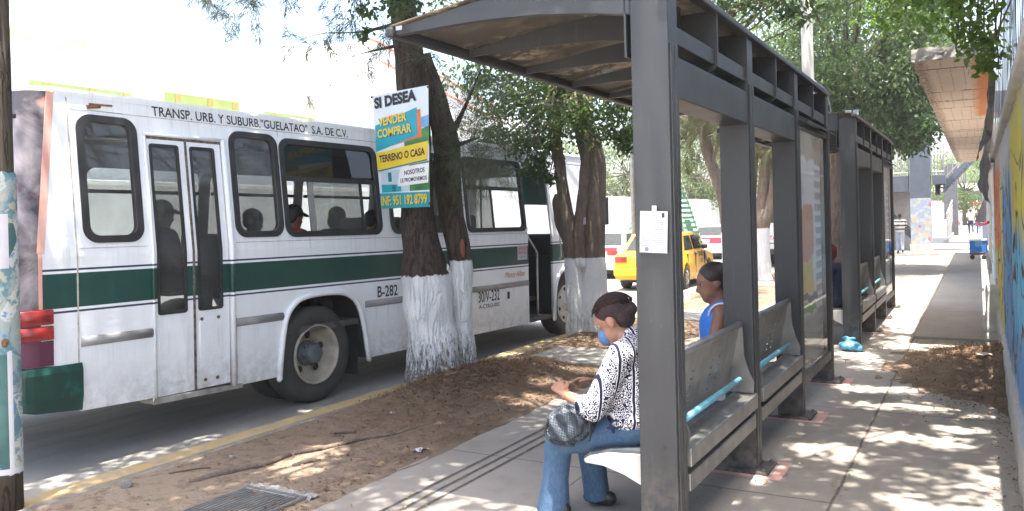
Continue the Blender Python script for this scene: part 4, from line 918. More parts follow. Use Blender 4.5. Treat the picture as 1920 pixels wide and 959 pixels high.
# T3, T4: paler casuarinas farther along the strip
l=(-4.85,17.2,0); T3=tree('slim leaning tree with whitewashed foot directly behind the yellow taxi',l)
stem('trunk',[(-4.52,17.2,-.05,.20),(-4.54,17.2,.3,.155),(-4.56,17.2,1.3,.135),(-4.68,17.2,2.2,.12),(-4.98,17.2,3.2,.12),(-5.0,17.2,4.5,.09),(-4.9,17.2,6.5,.05)],l,M['bark3'],T3,20)
stem('branch',[(-4.9,17.2,2.6,.05),(-4.75,17.1,3.0,.04),(-4.5,17.0,3.6,.02)],l,M['bark3'],T3,8)
tp=clumps([(-5.3,17.2,4.6,1.3,1.3,.9,70,.25),(-5.5,17.2,3.4,.7,.7,.5,22,.2),(-4.6,17.0,3.9,.5,.6,.5,20,.18)],4)
twigs('branches',[(-5.0,17.2,3.6),(-5.0,17.2,4.6)],tp,l,M['bark3'],T3,.02,50)
obj('needle_crown',needles_mesh('needles',tp-np.array(l),40,.28,.011,.7,.7),M['needle2'],T3)
l=(-4.85,21.5,0); T4=tree('forked pale tree with whitewashed foot in front of the white van',l)
stem('trunk',[(-4.85,21.5,-.05,.30),(-4.85,21.5,.3,.23),(-4.85,21.5,1.0,.21),(-4.82,21.5,1.5,.22),(-4.78,21.5,1.8,.17)],l,M['bark3'],T4,24)
for pts in ([(-4.88,21.5,1.3,.15),(-4.8,21.5,2.0,.14),(-4.72,21.5,2.8,.13),(-4.66,21.5,3.8,.1),(-4.6,21.5,5.5,.06)],[(-4.74,21.45,1.4,.13),(-4.56,21.45,2.1,.11),(-4.40,21.4,2.8,.10),(-4.2,21.4,4.0,.07)],[(-4.95,21.5,1.5,.08),(-5.02,21.5,2.2,.07),(-4.95,21.5,3.2,.06),(-5.1,21.5,4.2,.04)]):
    stem('limb',pts,l,M['bark3'],T4,16)
tp=clumps([(-5.5,21.3,4.5,1.2,1.2,1.0,60,.26),(-4.9,21.2,3.5,.8,.7,.35,16,.2)],4)
twigs('branches',[(-4.66,21.5,3.8),(-4.2,21.4,4.0)],tp,l,M['bark3'],T4,.02,50)
obj('needle_crown',needles_mesh('needles',tp-np.array(l),40,.32,.014,.7,.7),M['needle2'],T4)

# big ficus over the pavement, and what stands behind it
def bigtree(label,l,trunk,blobs,per,mat,L,Wd,barkm='bark',limbs=(),tw=60,group=None):
    t=tree(label,l,group); stem('trunk',trunk,l,M[barkm],t,14)
    C=clumps(blobs,per); crown('crown',C,l,M[mat],t,L,Wd)
    for p in limbs: stem('limb',p,l,M[barkm],t,10)
    if tw: twigs('branches',[p[:3] for p in trunk[-2:]],C[::per],l,M[barkm],t,.05,tw)
    return t
bigtree('huge dense green tree hanging over the pavement behind the utility pole',(-3.6,26,0),[(-3.6,26,-.1,.4),(-3.55,26,1.5,.3),(-3.4,26,3.5,.26),(-3.2,25.9,5.5,.18)],
  [(-2.6,25.2,6.2,2.6,2.4,2.4,170,.33),(-1.75,24.4,4.2,1.0,1.2,.9,50,.24),(-3.6,24.8,4.9,1.2,1.2,1.0,50,.26),(-1.5,24.5,5.6,.9,1.2,1.1,46,.26),(-3.2,27.0,6.0,2.6,.8,2.6,90,.34),(-3.4,21.0,8.8,2.2,2.4,.4,60,.40)],90,'ficus3',.15,.075,'bark',[[(-3.4,26,3.5,.16),(-2.8,25,4.8,.12),(-2.1,24.0,6.3,.09),(-1.4,23.4,7.6,.05)],[(-3.4,26,3.6,.13),(-2.9,25.2,4.6,.10),(-2.2,24.2,5.7,.07),(-1.5,23.6,6.8,.04)]])  # last crown blob is out of view, added to shade the utility pole
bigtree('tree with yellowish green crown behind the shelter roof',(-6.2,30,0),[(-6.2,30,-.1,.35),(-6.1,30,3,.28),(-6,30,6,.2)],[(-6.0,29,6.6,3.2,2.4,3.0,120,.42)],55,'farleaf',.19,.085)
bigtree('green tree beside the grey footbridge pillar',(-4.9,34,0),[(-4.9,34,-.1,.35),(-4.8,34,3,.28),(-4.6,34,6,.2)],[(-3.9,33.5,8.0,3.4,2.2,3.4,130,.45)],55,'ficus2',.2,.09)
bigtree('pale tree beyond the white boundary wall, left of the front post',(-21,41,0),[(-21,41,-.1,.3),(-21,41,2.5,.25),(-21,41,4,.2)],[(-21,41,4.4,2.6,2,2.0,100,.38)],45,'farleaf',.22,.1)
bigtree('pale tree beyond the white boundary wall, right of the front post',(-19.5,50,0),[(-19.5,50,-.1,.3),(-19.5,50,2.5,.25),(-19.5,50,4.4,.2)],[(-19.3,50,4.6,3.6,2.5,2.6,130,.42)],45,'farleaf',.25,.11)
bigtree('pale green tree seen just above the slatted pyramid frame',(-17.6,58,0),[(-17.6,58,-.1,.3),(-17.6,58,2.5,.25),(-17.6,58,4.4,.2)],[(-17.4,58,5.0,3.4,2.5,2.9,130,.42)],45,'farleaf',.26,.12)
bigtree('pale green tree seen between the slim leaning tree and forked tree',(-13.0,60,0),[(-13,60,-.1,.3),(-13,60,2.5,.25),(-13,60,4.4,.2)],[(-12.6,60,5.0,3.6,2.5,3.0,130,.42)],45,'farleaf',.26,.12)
bigtree('light green tree at the far end of the walkway',(-1.2,96,0),[(-1.2,96,-.1,.3),(-1.2,96,1.5,.25),(-1.2,96,3.5,.2)],[(-1.2,96,4.4,3.8,2.5,2.9,110,.45)],40,'lime',.3,.14)
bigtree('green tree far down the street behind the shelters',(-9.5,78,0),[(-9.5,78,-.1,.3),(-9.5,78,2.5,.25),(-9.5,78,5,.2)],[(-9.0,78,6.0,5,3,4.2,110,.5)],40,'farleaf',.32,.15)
# overhanging tree rooted behind the painted wall; it dapples the pavement
def holes(C,rate,r0,r1,rng):
    x0,x1,y0,y1=C[:,0].min(),C[:,0].max(),C[:,1].min(),C[:,1].max(); n=int((x1-x0)*(y1-y0)*rate)
    h=np.stack([rng.uniform(x0,x1,n),rng.uniform(y0,y1,n)],1); r=rng.uniform(r0,r1,n)
    d=np.sqrt(((C[:,None,:2]-h[None])**2*np.array([1.0,1.6])).sum(-1)); return C[~(d<r[None]).any(1)]
l=(1.6,7.4,0); T7=tree('bright leaved tree leaning over the painted wall from behind it',l)
stem('trunk',[(1.6,7.4,-.1,.22),(1.55,7.4,1.5,.18),(1.3,7.4,3.2,.15),(.9,7.3,4.6,.12),(.2,7.1,6.2,.08)],l,M['bark'],T7,14)
hang=clumps([(-.02,7.9,3.32,.22,.35,.26,30,.06),(.08,8.0,3.0,.10,.25,.17,16,.05),(-.36,8.6,3.50,.26,.3,.16,16,.06),(-.66,9.2,3.75,.40,.5,.22,26,.07),(.12,7.2,3.6,.22,.5,.25,18,.07),(-1.1,10,4.4,.5,.6,.2,16,.08)],13)
upc=clumps([(-.9,6.9,7.2,1.7,5.8,.5,150,.42),(-.7,6.6,6.6,1.5,5.0,.3,72,.40)],120,shell=.1); upc=holes(upc,2.0,.10,.34,np.random.default_rng(4))
crown('crown',upc,l,M['ficus'],T7,.14,.08); crown('hanging_leaves',hang,l,M['lime'],T7,.075,.05,.3)
twigs('branches',[(.9,7.3,4.6),(.2,7.1,6.2),(.2,7.1,6.2)],np.concatenate([upc[::250],hang[::13]]),l,M['bark'],T7,.02,60)
# tree over the near shelter whose lowest leaves enter at the top
l=(-4.64,13.4,0); T6=tree('tree whose dark broad leaves droop over the nearest shelter roof',l)
stem('trunk',[(-4.66,13.4,-.1,.16),(-4.66,13.4,2,.13),(-4.5,13.3,4,.12),(-3.6,12.8,5.5,.08)],l,M['bark2'],T6,14)
lo6=clumps([(-2.3,11.0,4.55,.42,.5,.30,26,.10),(-2.0,11.0,4.18,.16,.3,.12,7,.06),(-1.62,11.3,4.5,.25,.4,.2,10,.08),(-2.75,11.2,4.75,.3,.4,.25,10,.1)],20)
up6=clumps([(-2.6,11.4,5.6,1.9,2.2,.6,70,.24)],45)
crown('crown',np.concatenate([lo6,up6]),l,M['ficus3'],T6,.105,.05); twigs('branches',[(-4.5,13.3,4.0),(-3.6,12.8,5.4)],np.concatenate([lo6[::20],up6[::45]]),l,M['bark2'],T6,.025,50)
# tree off to the left whose crown shades the road and the bus
l=(-3.9,1.2,0); T8=tree('street tree left of the camera shading the bus tail',l)
stem('trunk',[(-3.9,1.0,-.1,.2),(-4.0,1.0,2,.16),(-4.3,1.3,4.2,.13),(-4.6,2.0,6,.08)],l,M['bark2'],T8,12)
up8=clumps([(-4.6,5.6,7.6,3.0,4.4,.6,210,.42),(-4.0,4.6,7.1,2.4,2.8,.4,90,.40)],120,shell=.1); up8=holes(up8,.75,.10,.30,np.random.default_rng(9)); crown('crown',up8,l,M['ficus'],T8,.14,.08)
twigs('branches',[(-4.3,1.3,4.2),(-4.6,2.0,6)],up8[::250],l,M['bark2'],T8,.03,40)

# banner on the tree
t=thing('sale_banner','printed property sale banner nailed to the whitewashed tree','banner',(-5.2,6.93,2.44))
P00=Vector((-5.551,7.0,1.84));P10=Vector((-4.808,6.84,1.842));P01=Vector((-5.666,7.025,3.061));P11=Vector((-4.791,6.836,3.064))
nb=((P10-P00).cross(P01-P00)).normalized()
def bmap(u,v,off=0): 
    p=P00*(1-u)*(1-v)+P10*u*(1-v)+P01*(1-u)*v+P11*u*v; p=p+nb*off
    return p-Vector((-5.2,6.93,2.44))
def bshape(name,poly,off,mat,par):
    bm=B(); vs=[bm.verts.new((x,y,0)) for x,y in poly]; bm.faces.new(vs)
    for k in range(1,8):
        for no in ((1,0,0),(0,1,0)):
            bmesh.ops.bisect_plane(bm,geom=bm.verts[:]+bm.edges[:]+bm.faces[:],plane_co=(k/8,k/8,0),plane_no=no)
    bmesh.ops.triangulate(bm,faces=bm.faces[:]); remap(bm,lambda c:bmap(c.x,c.y,off)); return obj(name,bm,mat,par,False)
M['teal']=pm('teal_print',(.01,.32,.38),(.015,.27,.34),6,.5); M['yel']=pm('yellow_print',(.72,.52,.03),(.66,.47,.03),6,.5); M['org']=pm('orange_print',(.70,.16,.05),None,5,.5)
M['bannerwhite']=pm('banner_white',(.66,.70,.74),(.58,.64,.70),3,.45); M['bgreen']=pm('green_print',(.07,.24,.05),(.03,.12,.03),9,.5); M['bblue']=pm('blue_print',(.10,.28,.55),(.2,.4,.62),5,.5); M['bhouse']=pm('house_print',(.5,.58,.62),(.40,.50,.56),7,.5); M['tealdk']=pm('dark_teal_print',(.005,.13,.15),(.008,.17,.19),6,.5)
sh=bshape('sheet',[(0,0),(1,0),(1,1),(0,1)],0,M['bannerwhite'],t); sh.data.materials[0]=M['bannerwhite']
bm=B()
bshape('sky_print',[(.72,.66),(1,.66),(1,.76),(.72,.73)],.002,M['bblue'],t); bshape('field_print',[(.55,.52),(1,.52),(1,.67),(.8,.64),(.55,.58)],.0022,M['bgreen'],t)
bshape('orange_panel',[(.03,.515),(.88,.585),(.86,.815),(.3,.80)],.003,M['org'],t); bshape('teal_panel',[(.0,.50),(.80,.60),(.80,.835),(.02,.73)],.0045,M['teal'],t)
bshape('yellow_panel',[(.0,.335),(.97,.395),(.99,.545),(.0,.49)],.0045,M['yel'],t); bshape('panel_edge',[(.02,.325),(.97,.385),(.97,.395),(.0,.335)],.005,M['tealdk'],t)
bshape('house_print',[(.05,.14),(.62,.14),(.62,.33),(.05,.33)],.002,M['bhouse'],t); bshape('house_shade',[(.05,.14),(.45,.14),(.45,.20),(.05,.21)],.003,M['teal'],t); bshape('lawn_print',[(.62,.14),(1,.14),(1,.38),(.62,.36)],.002,M['bgreen'],t)
bshape('house_window',[(.20,.23),(.27,.23),(.27,.31),(.20,.31)],.003,M['tealdk'],t); bshape('house_door',[(.27,.145),(.34,.145),(.34,.20),(.27,.20)],.0035,M['tealdk'],t)
bshape('white_panel',[(.38,.185),(.98,.20),(1.0,.365),(.45,.345)],.0045,M['white'],t)
bshape('phone_panel',[(.0,.0),(1,.0),(1,.125),(.0,.135)],.0045,M['teal'],t)
def blet(body,u0,v0,u1,v1,mat,off,slope=.0,bold=.02,shear=0):
    b=text(body,1,1,bold=bold,shear=shear); remap(b,lambda c:bmap(u0+(u1-u0)*c.x,v0+(v1-v0)*c.y+slope*c.x,off)); return obj('lettering',b,mat,t)
blet('SI DESEA',.04,.875,.80,.975,M['ink'],.006,.015,.055)
for dx,dy,m,o in ((.012,-.006,'tealdk',.0065),(0,0,'yel',.0085)):
    blet('VENDER',.09+dx,.715+dy,.62+dx,.79+dy,M[m],o,.02,.03); blet('COMPRAR',.06+dx,.615+dy,.70+dx,.69+dy,M[m],o,.02,.03)
blet('TERRENO O CASA',.05,.40,.93,.465,M['ink'],.007,.03,.03); blet('NOSOTROS',.53,.275,.92,.315,M['ink'],.007,.015,.02); blet('LE PROMOVEMOS',.45,.215,.96,.25,M['ink'],.007,.01,.02)
for dx,dy,m,o in ((.010,-.006,'tealdk',.0065),(0,0,'yel',.0085)): blet('INF: 951 192 8799',.03+dx,.022+dy,.96+dx,.108+dy,M[m],o,.005,.03)
bm=B()
for u,v in ((.0,.985),(1,.985),(1,.03)): 
    p=bmap(u,v,.004); bmesh.ops.create_uvsphere(bm,u_segments=8,v_segments=6,radius=.014,matrix=Matrix.Translation(p))
obj('nail',bm,M['rust'],t)

# ================================================================ foreground pole with torn posters
l=(-5.205,2.87,0); t=thing('wooden_pole','dark wooden pole plastered with torn posters at left edge','pole',l)
M['polewood']=bark('weathered_pole_wood',(.055,.042,.032),(.10,.08,.062),vs=(1,1,.05))
bm=B(); tube(bm,[(0,0,-.1),(0,0,.4),(-.01,0,1.5),(-.03,0,4.2)],[.085,.083,.08,.074],28,jit=.06,jf=5); obj('shaft',bm,M['polewood'],t,True)
def posterpaper():
    k=Mat('torn_poster_layers',.7); v=k.voro(7,'F1',vec=k.scaled((1,1,.6)),out=1); n=k.noise(6,6,.7,1.2); f=k.noise(20,4)
    sp=k.xyz(v); c=k.mix(k.step(n,.45,.52),(.24,.29,.28),(.08,.18,.21)); c=k.mix(k.math('MULTIPLY',k.step(sp[0],.55,.6),k.step(f,.4,.5)),c,(.42,.43,.40)); c=k.mix(k.step(sp[1],.72,.76),c,(.035,.10,.10)); c=k.mix(k.step(f,.6,.66),c,(.07,.2,.38)); c=k.mix(k.math('MULTIPLY',k.step(sp[2],.85,.88),k.step(f,.5,.55)),c,(.33,.32,.26)); k.color(c); return k.m
M['posters']=posterpaper()
bm=B()
def wrapp(z0,z1,a0,a1,r,jag=.02):
    n=16; bot=[];top=[]
    for i in range(n+1):
        a=a0+(a1-a0)*i/n; j=jag*noise.noise((a*4,z1,0))*2; j2=jag*noise.noise((a*5,z0,3)); 
        bot.append(bm.verts.new((r*math.cos(a)-.008*z0/1.5,r*math.sin(a),z0+j2))); top.append(bm.verts.new((r*math.cos(a)-.008*z1/1.5,r*math.sin(a),z1+j)))
    for i in range(n): bm.faces.new((bot[i],bot[i+1],top[i+1],top[i]))
wrapp(.22,2.05,-2.6,.9,.0895); obj('poster_layer',bm,M['posters'],t,True); bm=B(); wrapp(.30,.95,-1.75,-.35,.091,.0); obj('poster_dark',bm,M['tealposter'] if 'tealposter' in M else pm('dark_green_poster',(.02,.06,.06),(.05,.14,.13),4,.6),t,True)
bm=B(); wrapp(.225,.26,-2.2,.6,.0918,.0); wrapp(.26,.97,-.35,-.05,.092,.01); obj('poster_margin',bm,M['paper'],t,True)
bm=B(); wrapp(1.47,1.80,-2.0,-.1,.0925,.0); obj('notice',bm,M['paper'],t,True)
def cyl(b,a0,z0,r=.0945): return remap(b,lambda c:(r*math.cos(a0+c.x/r)-.012,r*math.sin(a0+c.x/r),z0+c.y))
obj('lettering',cyl(text('CREDITO',.14,.028,bold=.02),-1.45,1.715),M['inkgrey'],t)
bm=B(); random.seed(5)
for r in range(7):
    z=1.69-.02*r; x=-1.4
    while x<-.35: w=random.uniform(.06,.2); bm.faces.new([bm.verts.new((.0945*math.cos(q)-.012,.0945*math.sin(q),zz)) for q,zz in ((x,z),(x+w,z),(x+w,z+.005),(x,z+.005))]); x+=w+.03
obj('print',bm,M['inkred'],t)
bm=B(); bmesh.ops.create_icosphere(bm,subdivisions=2,radius=.03,matrix=Matrix.Translation((.075,-.04,1.02))@Matrix.Diagonal((.5,.7,1,1)))
for v in bm.verts: v.co+=Vector(noise.noise_vector(v.co*60))*.012
obj('rusty_nail_knot',bm,M['rust'],t)
t=thing('hanging_board','pale blue board in a wooden frame fixed behind the left pole','board',(-5.53,2.85,0))
obj('board',bx(.02,.125,.20,.21,2.0,2.42),M['bhouse'],t); bm=B(); box(bm,-.1,.16,.19,.215,2.42,2.445); box(bm,.0,.14,.19,.215,1.98,2.0); obj('frame',bm,M['polewood'],t); obj('batten',bx(-.25,.0,-.30,.205,2.42,2.445),M['polewood'],t)

# ================================================================ people
def pelv(bm,S_,infl=0): pass
def person(label,loc,rotz,group=None):
    return thing('person',label,'person',loc,rotz,group)
def seated(label,loc,rotz,shirt,pants,skin='skin_dark',hair='hair',cap=None,sleeve=True,trim=None,vox=.014,turn=0,bulk=1.,group=None,lean=.0,shoes=True,longhair=0):
    t=person(label,loc,rotz,group); b=B(); k=bulk
    hc=Vector((.065+lean,0,1.135)); face=Vector((math.cos(turn),math.sin(turn),-.15)); up=Vector((.05,0,1))
    ell(b,(0,0,.55),(.13*k,.17*k,.12)); capsule(b,(-.01,0,.6),.125*k,(.0+lean*.5,0,.86),.135*k,1.3,(0,1,0)); capsule(b,(lean*.7,.13,.95),.065,(lean*.7,-.13,.95),.065); capsule(b,(.02+lean*.7,0,.96),.06,(.045+lean,0,1.09),.052)
    P,rot=head_parts(b,hc,face,up,1.08)
    for s_ in (-1,1):
        sh=(lean*.7,.185*s_,.945); el=(.06+lean,.235*s_,.70); wr=(.30,.15*s_,.655)
        capsule(b,sh,.058,el,.043); capsule(b,el,.042,wr,.029); hand(b,wr,(1,-.25*s_,-.12),(0.1,0,1),(0,-s_,0),.5,1.0)
        capsule(b,(0,.09*s_,.53),.095*k,(.43,.10*s_,.50),.065); capsule(b,(.43,.10*s_,.50),.06,(.42,.10*s_,.09),.04); capsule(b,(.40,.10*s_,.045),.04,(.53,.115*s_,.03),.03)
    remesh('body',b,vox,M[skin],t)
    eyes(P,t)
    if cap: 
        h=hair_cap('cap',P,rot,t,M[cap],1.14,0,False,.012); b=B(); capsule(b,P(.06,-.0,.06),.07,P(.13,0,.045),.06,.18,P(0,0,1)-P(0,0,0)); remesh('cap_peak',b,.008,M[cap],t,2)
    else: hair_cap('hair',P,rot,t,M[hair],1.09,longhair,False,.010)
    b=B(); i=.016
    ell(b,(0,0,.56),(.13*k+i+.01,.17*k+i+.01,.10)); capsule(b,(-.01,0,.58),.125*k+i,(lean*.5,0,.86),.135*k+i,1.3,(0,1,0)); 
    if sleeve or trim is None: capsule(b,(lean*.7,.13,.95),.065+i,(lean*.7,-.13,.95),.065+i)
    else: capsule(b,(lean*.7,.10,.96),.055+i,(lean*.7,-.10,.96),.055+i)
    if sleeve:
        for s_ in (-1,1): a=Vector((lean*.7,.185*s_,.945)); e=Vector((.06+lean,.235*s_,.70)); capsule(b,a,.06+i,a.lerp(e,.62),.054+i)
    remesh('shirt',b,vox,M[shirt],t,4)
    if trim:
        for s_ in (-1,1):
            b=B(); pts=[]
            for a in np.linspace(0,2*PI,20): pts.append((lean*.7+.085*math.cos(a),.135*s_+.015*s_*math.sin(a)*0,.93+.085*math.sin(a)))
            tube(b,pts,.012,8,flat=.6); obj('armhole_trim',b,M[trim],t,True)
    b=B()
    ell(b,(0,0,.54),(.14*k+.006,.18*k+.006,.115))
    for s_ in (-1,1): capsule(b,(0,.09*s_,.53),.105*k,(.43,.10*s_,.50),.078); capsule(b,(.43,.10*s_,.50),.078,(.42,.10*s_,.13),.062)
    remesh('trousers',b,vox,M[pants],t,4)
    if shoes:
        for s_ in (-1,1): b=B(); ell(b,(.47,.11*s_,.042),(.135,.05,.045)); ell(b,(.40,.105*s_,.06),(.06,.045,.055)); remesh('shoe',b,.012,M['shoe'],t,2)
    return t
def standing(label,loc,rotz,shirt,pants,skin='skin_dark',hair='hair',h=1.68,stride=.16,vox=.02,group=None,armsbent=False):
    t=person(label,loc,rotz,group); t.scale=(h/1.72,)*3; b=B()
    ell(b,(0,0,.95),(.12,.165,.13)); capsule(b,(0,0,1.0),.12,(.0,0,1.28),.13,1.35,(0,1,0)); capsule(b,(0,.14,1.40),.06,(0,-.14,1.40),.06); capsule(b,(0,0,1.42),.055,(.02,0,1.53),.05)
    P,rot=head_parts(b,(.025,0,1.60),(1,0,-.08),(0,0,1))
    sh_=B(); pt=B()
    ell(sh_,(0,0,.97),(.14,.185,.11)); capsule(sh_,(0,0,1.0),.14,(0,0,1.28),.148,1.35,(0,1,0)); capsule(sh_,(0,.14,1.40),.076,(0,-.14,1.40),.076); ell(pt,(0,0,.94),(.13,.175,.12))
    for s_ in (-1,1):
        a=Vector((0,.20*s_,1.39)); e=Vector((-.02-.08*s_*(stride>.05),.25*s_,1.12)); w=Vector((.10-.06*s_,.235*s_,.88)) if not armsbent else Vector((.22,.12*s_,1.12))
        capsule(b,a,.052,e,.04); capsule(b,e,.04,w,.028); hand(b,w,(w-e),(0,s_,0),(1,0,0),.6,1.0); capsule(sh_,a,.07,a.lerp(e,.7),.062)
        k=Vector((stride*s_*.55+.05,.085*s_,.50)); an=Vector((stride*s_*1.0-.04,.09*s_,.09+(.05 if s_<0 else 0)))
        capsule(b,(0,.085*s_,.90),.088,k,.06); capsule(b,k,.056,an,.036); capsule(b,an-Vector((.02,0,.04)),.038,an+Vector((.13,.01*s_,-.06)),.028); capsule(pt,(0,.085*s_,.90),.1,k,.075); capsule(pt,k,.075,an+Vector((0,0,.03)),.06)
        q=B(); ell(q,an+Vector((.05,0,-.045)),(.135,.05,.045)); ell(q,an,(.055,.047,.06)); remesh('shoe',q,.016,M['shoe'],t,2)
    remesh('body',b,vox*.8,M[skin],t); eyes(P,t); hair_cap('hair',P,rot,t,M[hair],1.,0,False,.014); remesh('shirt',sh_,vox,M[shirt],t,3); remesh('trousers',pt,vox,M[pants],t,3)
    return t
# the woman on the nearest bench
o=Vector((-1.75,4.35,0)); Wm=person('woman in printed blouse and flared jeans sitting on the nearest bench, using a phone',o,0)
q=lambda x,y,z:Vector((x,y,z))-o
b=B(); headc=q(-1.805,4.35,1.115); face=Vector((-.88,.0,-.47)); up=Vector((-.45,0,.88))
ell(b,q(-1.66,4.35,.56),(.15,.18,.12)); capsule(b,q(-1.665,4.35,.62),.14,q(-1.655,4.35,.86),.145,1.3,(0,1,0)); capsule(b,q(-1.67,4.23,.965),.068,q(-1.67,4.47,.965),.068); capsule(b,q(-1.70,4.35,.97),.062,q(-1.775,4.35,1.06),.055)
P,rot=head_parts(b,headc,face,up,1.14)
shN,elN,wrN=q(-1.685,4.165,.955),q(-1.845,4.115,.655),q(-2.045,4.19,.705); shF,elF,wrF=q(-1.685,4.535,.955),q(-1.81,4.60,.66),q(-1.985,4.50,.725)
capsule(b,shN,.066,elN,.05); capsule(b,elN,.047,wrN,.028); capsule(b,shF,.066,elF,.05); capsule(b,elF,.047,wrF,.028)
hand(b,wrN,(-.75,.35,.42),(.30,-.80,.45),(-.25,.45,.85),.75,.95,.006); hand(b,wrF,(-.92,-.25,.12),(-.05,.5,.86),(-.1,-.9,.4),.55,.95)
ll=[(q(-1.69,4.265,.535),q(-2.115,4.235,.43),q(-2.155,4.22,.07)),(q(-1.69,4.435,.535),q(-2.045,4.47,.43),q(-1.995,4.485,.08))]
for h_,k_,a_ in ll: capsule(b,h_,.095,k_,.065); capsule(b,k_,.06,a_,.038)
remesh('body',b,.0065,M['skin'],Wm,2); eyes(P,Wm,1.14)
hair_cap('hair',P,rot,Wm,M['hair_red'],1.15,0,True,.007)
b=B(); random.seed(21)
for i in range(110):
    a=random.uniform(-1.35,1.35); pts=[]; t1=random.uniform(2.5,3.3); r_=1.0+random.uniform(-.01,.035)
    for u in np.linspace(.35,t1,9):
        x,zz,yy=math.cos(u)*.098*1.15*r_,math.sin(u)*.085*1.15*r_,math.sin(a)*.086*1.15*r_*(.35+.65*math.sin(u)**.6 if math.sin(u)>0 else .35)
        k_=math.cos(a)*.75+.25; pts.append(P(-.018+x/1.14,yy/1.14+.002*math.sin(i+u*3),.048+zz/1.14*k_))
    tube(b,pts,.0016,4)
obj('hair_strands',b,M['hair_red'],Wm,True)
b=B(); ell(b,P(.076,0,-.054),(.050,.060,.056),rot); remesh('face_mask',b,.006,M['mask'],Wm,3)
b=B(); tube(b,[P(.05,-.068,-.03),P(.0,-.092,-.01),P(-.02,-.092,.01)],.003,5); obj('mask_strap',b,M['mask'],Wm,True)
b=B()
ell(b,q(-1.675,4.35,.60),(.185,.215,.13)); ell(b,q(-1.72,4.35,.72),(.15,.19,.13)); capsule(b,q(-1.665,4.35,.66),.16,q(-1.66,4.35,.87),.162,1.3,(0,1,0)); capsule(b,q(-1.67,4.22,.965),.085,q(-1.67,4.48,.965),.085); capsule(b,q(-1.68,4.35,.99),.075,q(-1.70,4.35,1.02),.068)
for a_,e_,w_ in ((shN,elN,wrN),(shF,elF,wrF)): capsule(b,a_,.084,e_,.068); capsule(b,e_,.068,e_.lerp(w_,.28),.062)
remesh('blouse',b,.009,M['blouse'],Wm,4)
b=B(); ell(b,q(-1.66,4.35,.545),(.175,.20,.115))
for (h_,k_,a_),r in zip(ll,(.098,.078)): capsule(b,h_,.112,k_,.082); capsule(b,k_,.082,a_.lerp(k_,.4),.076); capsule(b,a_.lerp(k_,.4),.076,a_+Vector((0,0,-.045)),r,ends=False); capsule(b,a_.lerp(k_,.5),.074,a_.lerp(k_,.3),.078)
remesh('jeans',b,.009,M['denim'],Wm,3)
for c_ in (q(-2.15,4.215,.036),q(-1.985,4.485,.04)): b=B(); ell(b,c_,(.105,.043,.038)); ell(b,c_+Vector((.06,0,.01)),(.05,.04,.045)); remesh('shoe',b,.008,M['shoe'],Wm,2)
b=B(); tube(b,smoothpath([q(-1.78,4.15,.555),q(-1.72,4.148,.56),q(-1.68,4.148,.585),q(-1.73,4.145,.60),q(-1.76,4.147,.57),q(-1.74,4.148,.53)],5),.006,6); obj('cord_tie',b,M['navy'],Wm,True)
b=B(); tube(b,[wrN+Vector((.004+.031*math.cos(a)*.55,.03*math.sin(a),.031*math.cos(a))) for a in np.linspace(0,2*PI,18)],.003,6); obj('bracelet',b,M['inkorange'],Wm,True)
# her phone and bag
hp=wrN+Vector((-.75,.35,.42)).normalized()*.095+o
t=thing('phone','dark mobile phone held by the woman on the nearest bench','phone',hp+Vector((-.02,.045,.015)),0); t.rotation_euler=(R(-26),R(32),0)
obj('case',bx(-.066,.066,-.033,.033,-.005,.005,.003),M['black'],t); obj('screen',bx(-.060,.060,-.029,.029,.005,.006),M['dark'],t)
l=Vector((-2.0,4.135,.55)); t=thing('handbag','grey patterned handbag resting on the seated woman\'s lap','handbag',l)
b=B(); prism(b,[(-.055,.105),(.05,.118),(.135,.105),(.15,.04),(.125,-.045),(.045,-.105),(-.09,-.112),(-.145,-.06),(-.125,.03)],-.055,.055); bmesh.ops.bevel(b,geom=b.edges[:],offset=.028,segments=3,affect='EDGES',clamp_overlap=True)
bmesh.ops.triangulate(b,faces=b.faces[:]); bmesh.ops.subdivide_edges(b,edges=b.edges[:],cuts=3,use_grid_fill=True)
for v in b.verts: v.co+=Vector(noise.noise_vector(v.co*13+Vector((3,0,0))))*.022+Vector((0,-.012*math.sin(v.co.x*70+v.co.z*45),0))
o_=remesh('bag_body',b,.006,M['bag'],t,2)
b=B(); tube(b,smoothpath([(-.105,-.03,.045),(-.132,-.03,-.03),(-.128,-.03,-.065),(-.085,-.03,-.104),(-.02,-.03,-.107),(.04,-.03,-.10)],5),.0075,8); obj('piping',b,M['black'],t,True)
b=B(); tube(b,smoothpath([(.06,-.045,.08),(.11,-.055,.10),(.145,-.05,.06),(.15,-.05,-.02),(.14,-.05,-.06)],5),.012,8,flat=.5); obj('strap',b,M['black'],t,True)
# other people on the benches
seated('man in blue sleeveless shirt on the second bench of the nearest shelter',(-1.63,5.98,-.05),PI+.2,'royal','navy','skin_dark','hair',None,False,'white_trim',turn=.35,bulk=1.08).scale=(1.1,1.1,1.1)
seated('person in navy shirt and maroon cap on the farther shelter bench',(-1.62,11.5,0),PI-.1,'navy','darkcloth','skin_dark','hair','maroon_cap',True,None,lean=.06)
seated('person in red shirt half hidden behind the farther shelter posts',(-1.60,13.2,0),PI,'redcloth','bluejean','skin_dark','hair',None,True,None)
# walkers
standing('man in grey striped shirt and pale jeans walking away near the footbridge pillar',(-2.72,35.9,0),PI/2+.1,'striped','lightjean',h=1.56)
standing('woman in beige top and dark trousers at far end of the walkway',(-.48,64,0),PI/2+.2,'beige','navy',h=1.66,group='pair at the far end of the walkway',vox=.024,armsbent=True)
standing('person in dark grey top and blue jeans at far end of the walkway',(-.02,64.2,0),PI/2-.1,'darkcloth','bluejean',h=1.66,group='pair at the far end of the walkway',vox=.024)
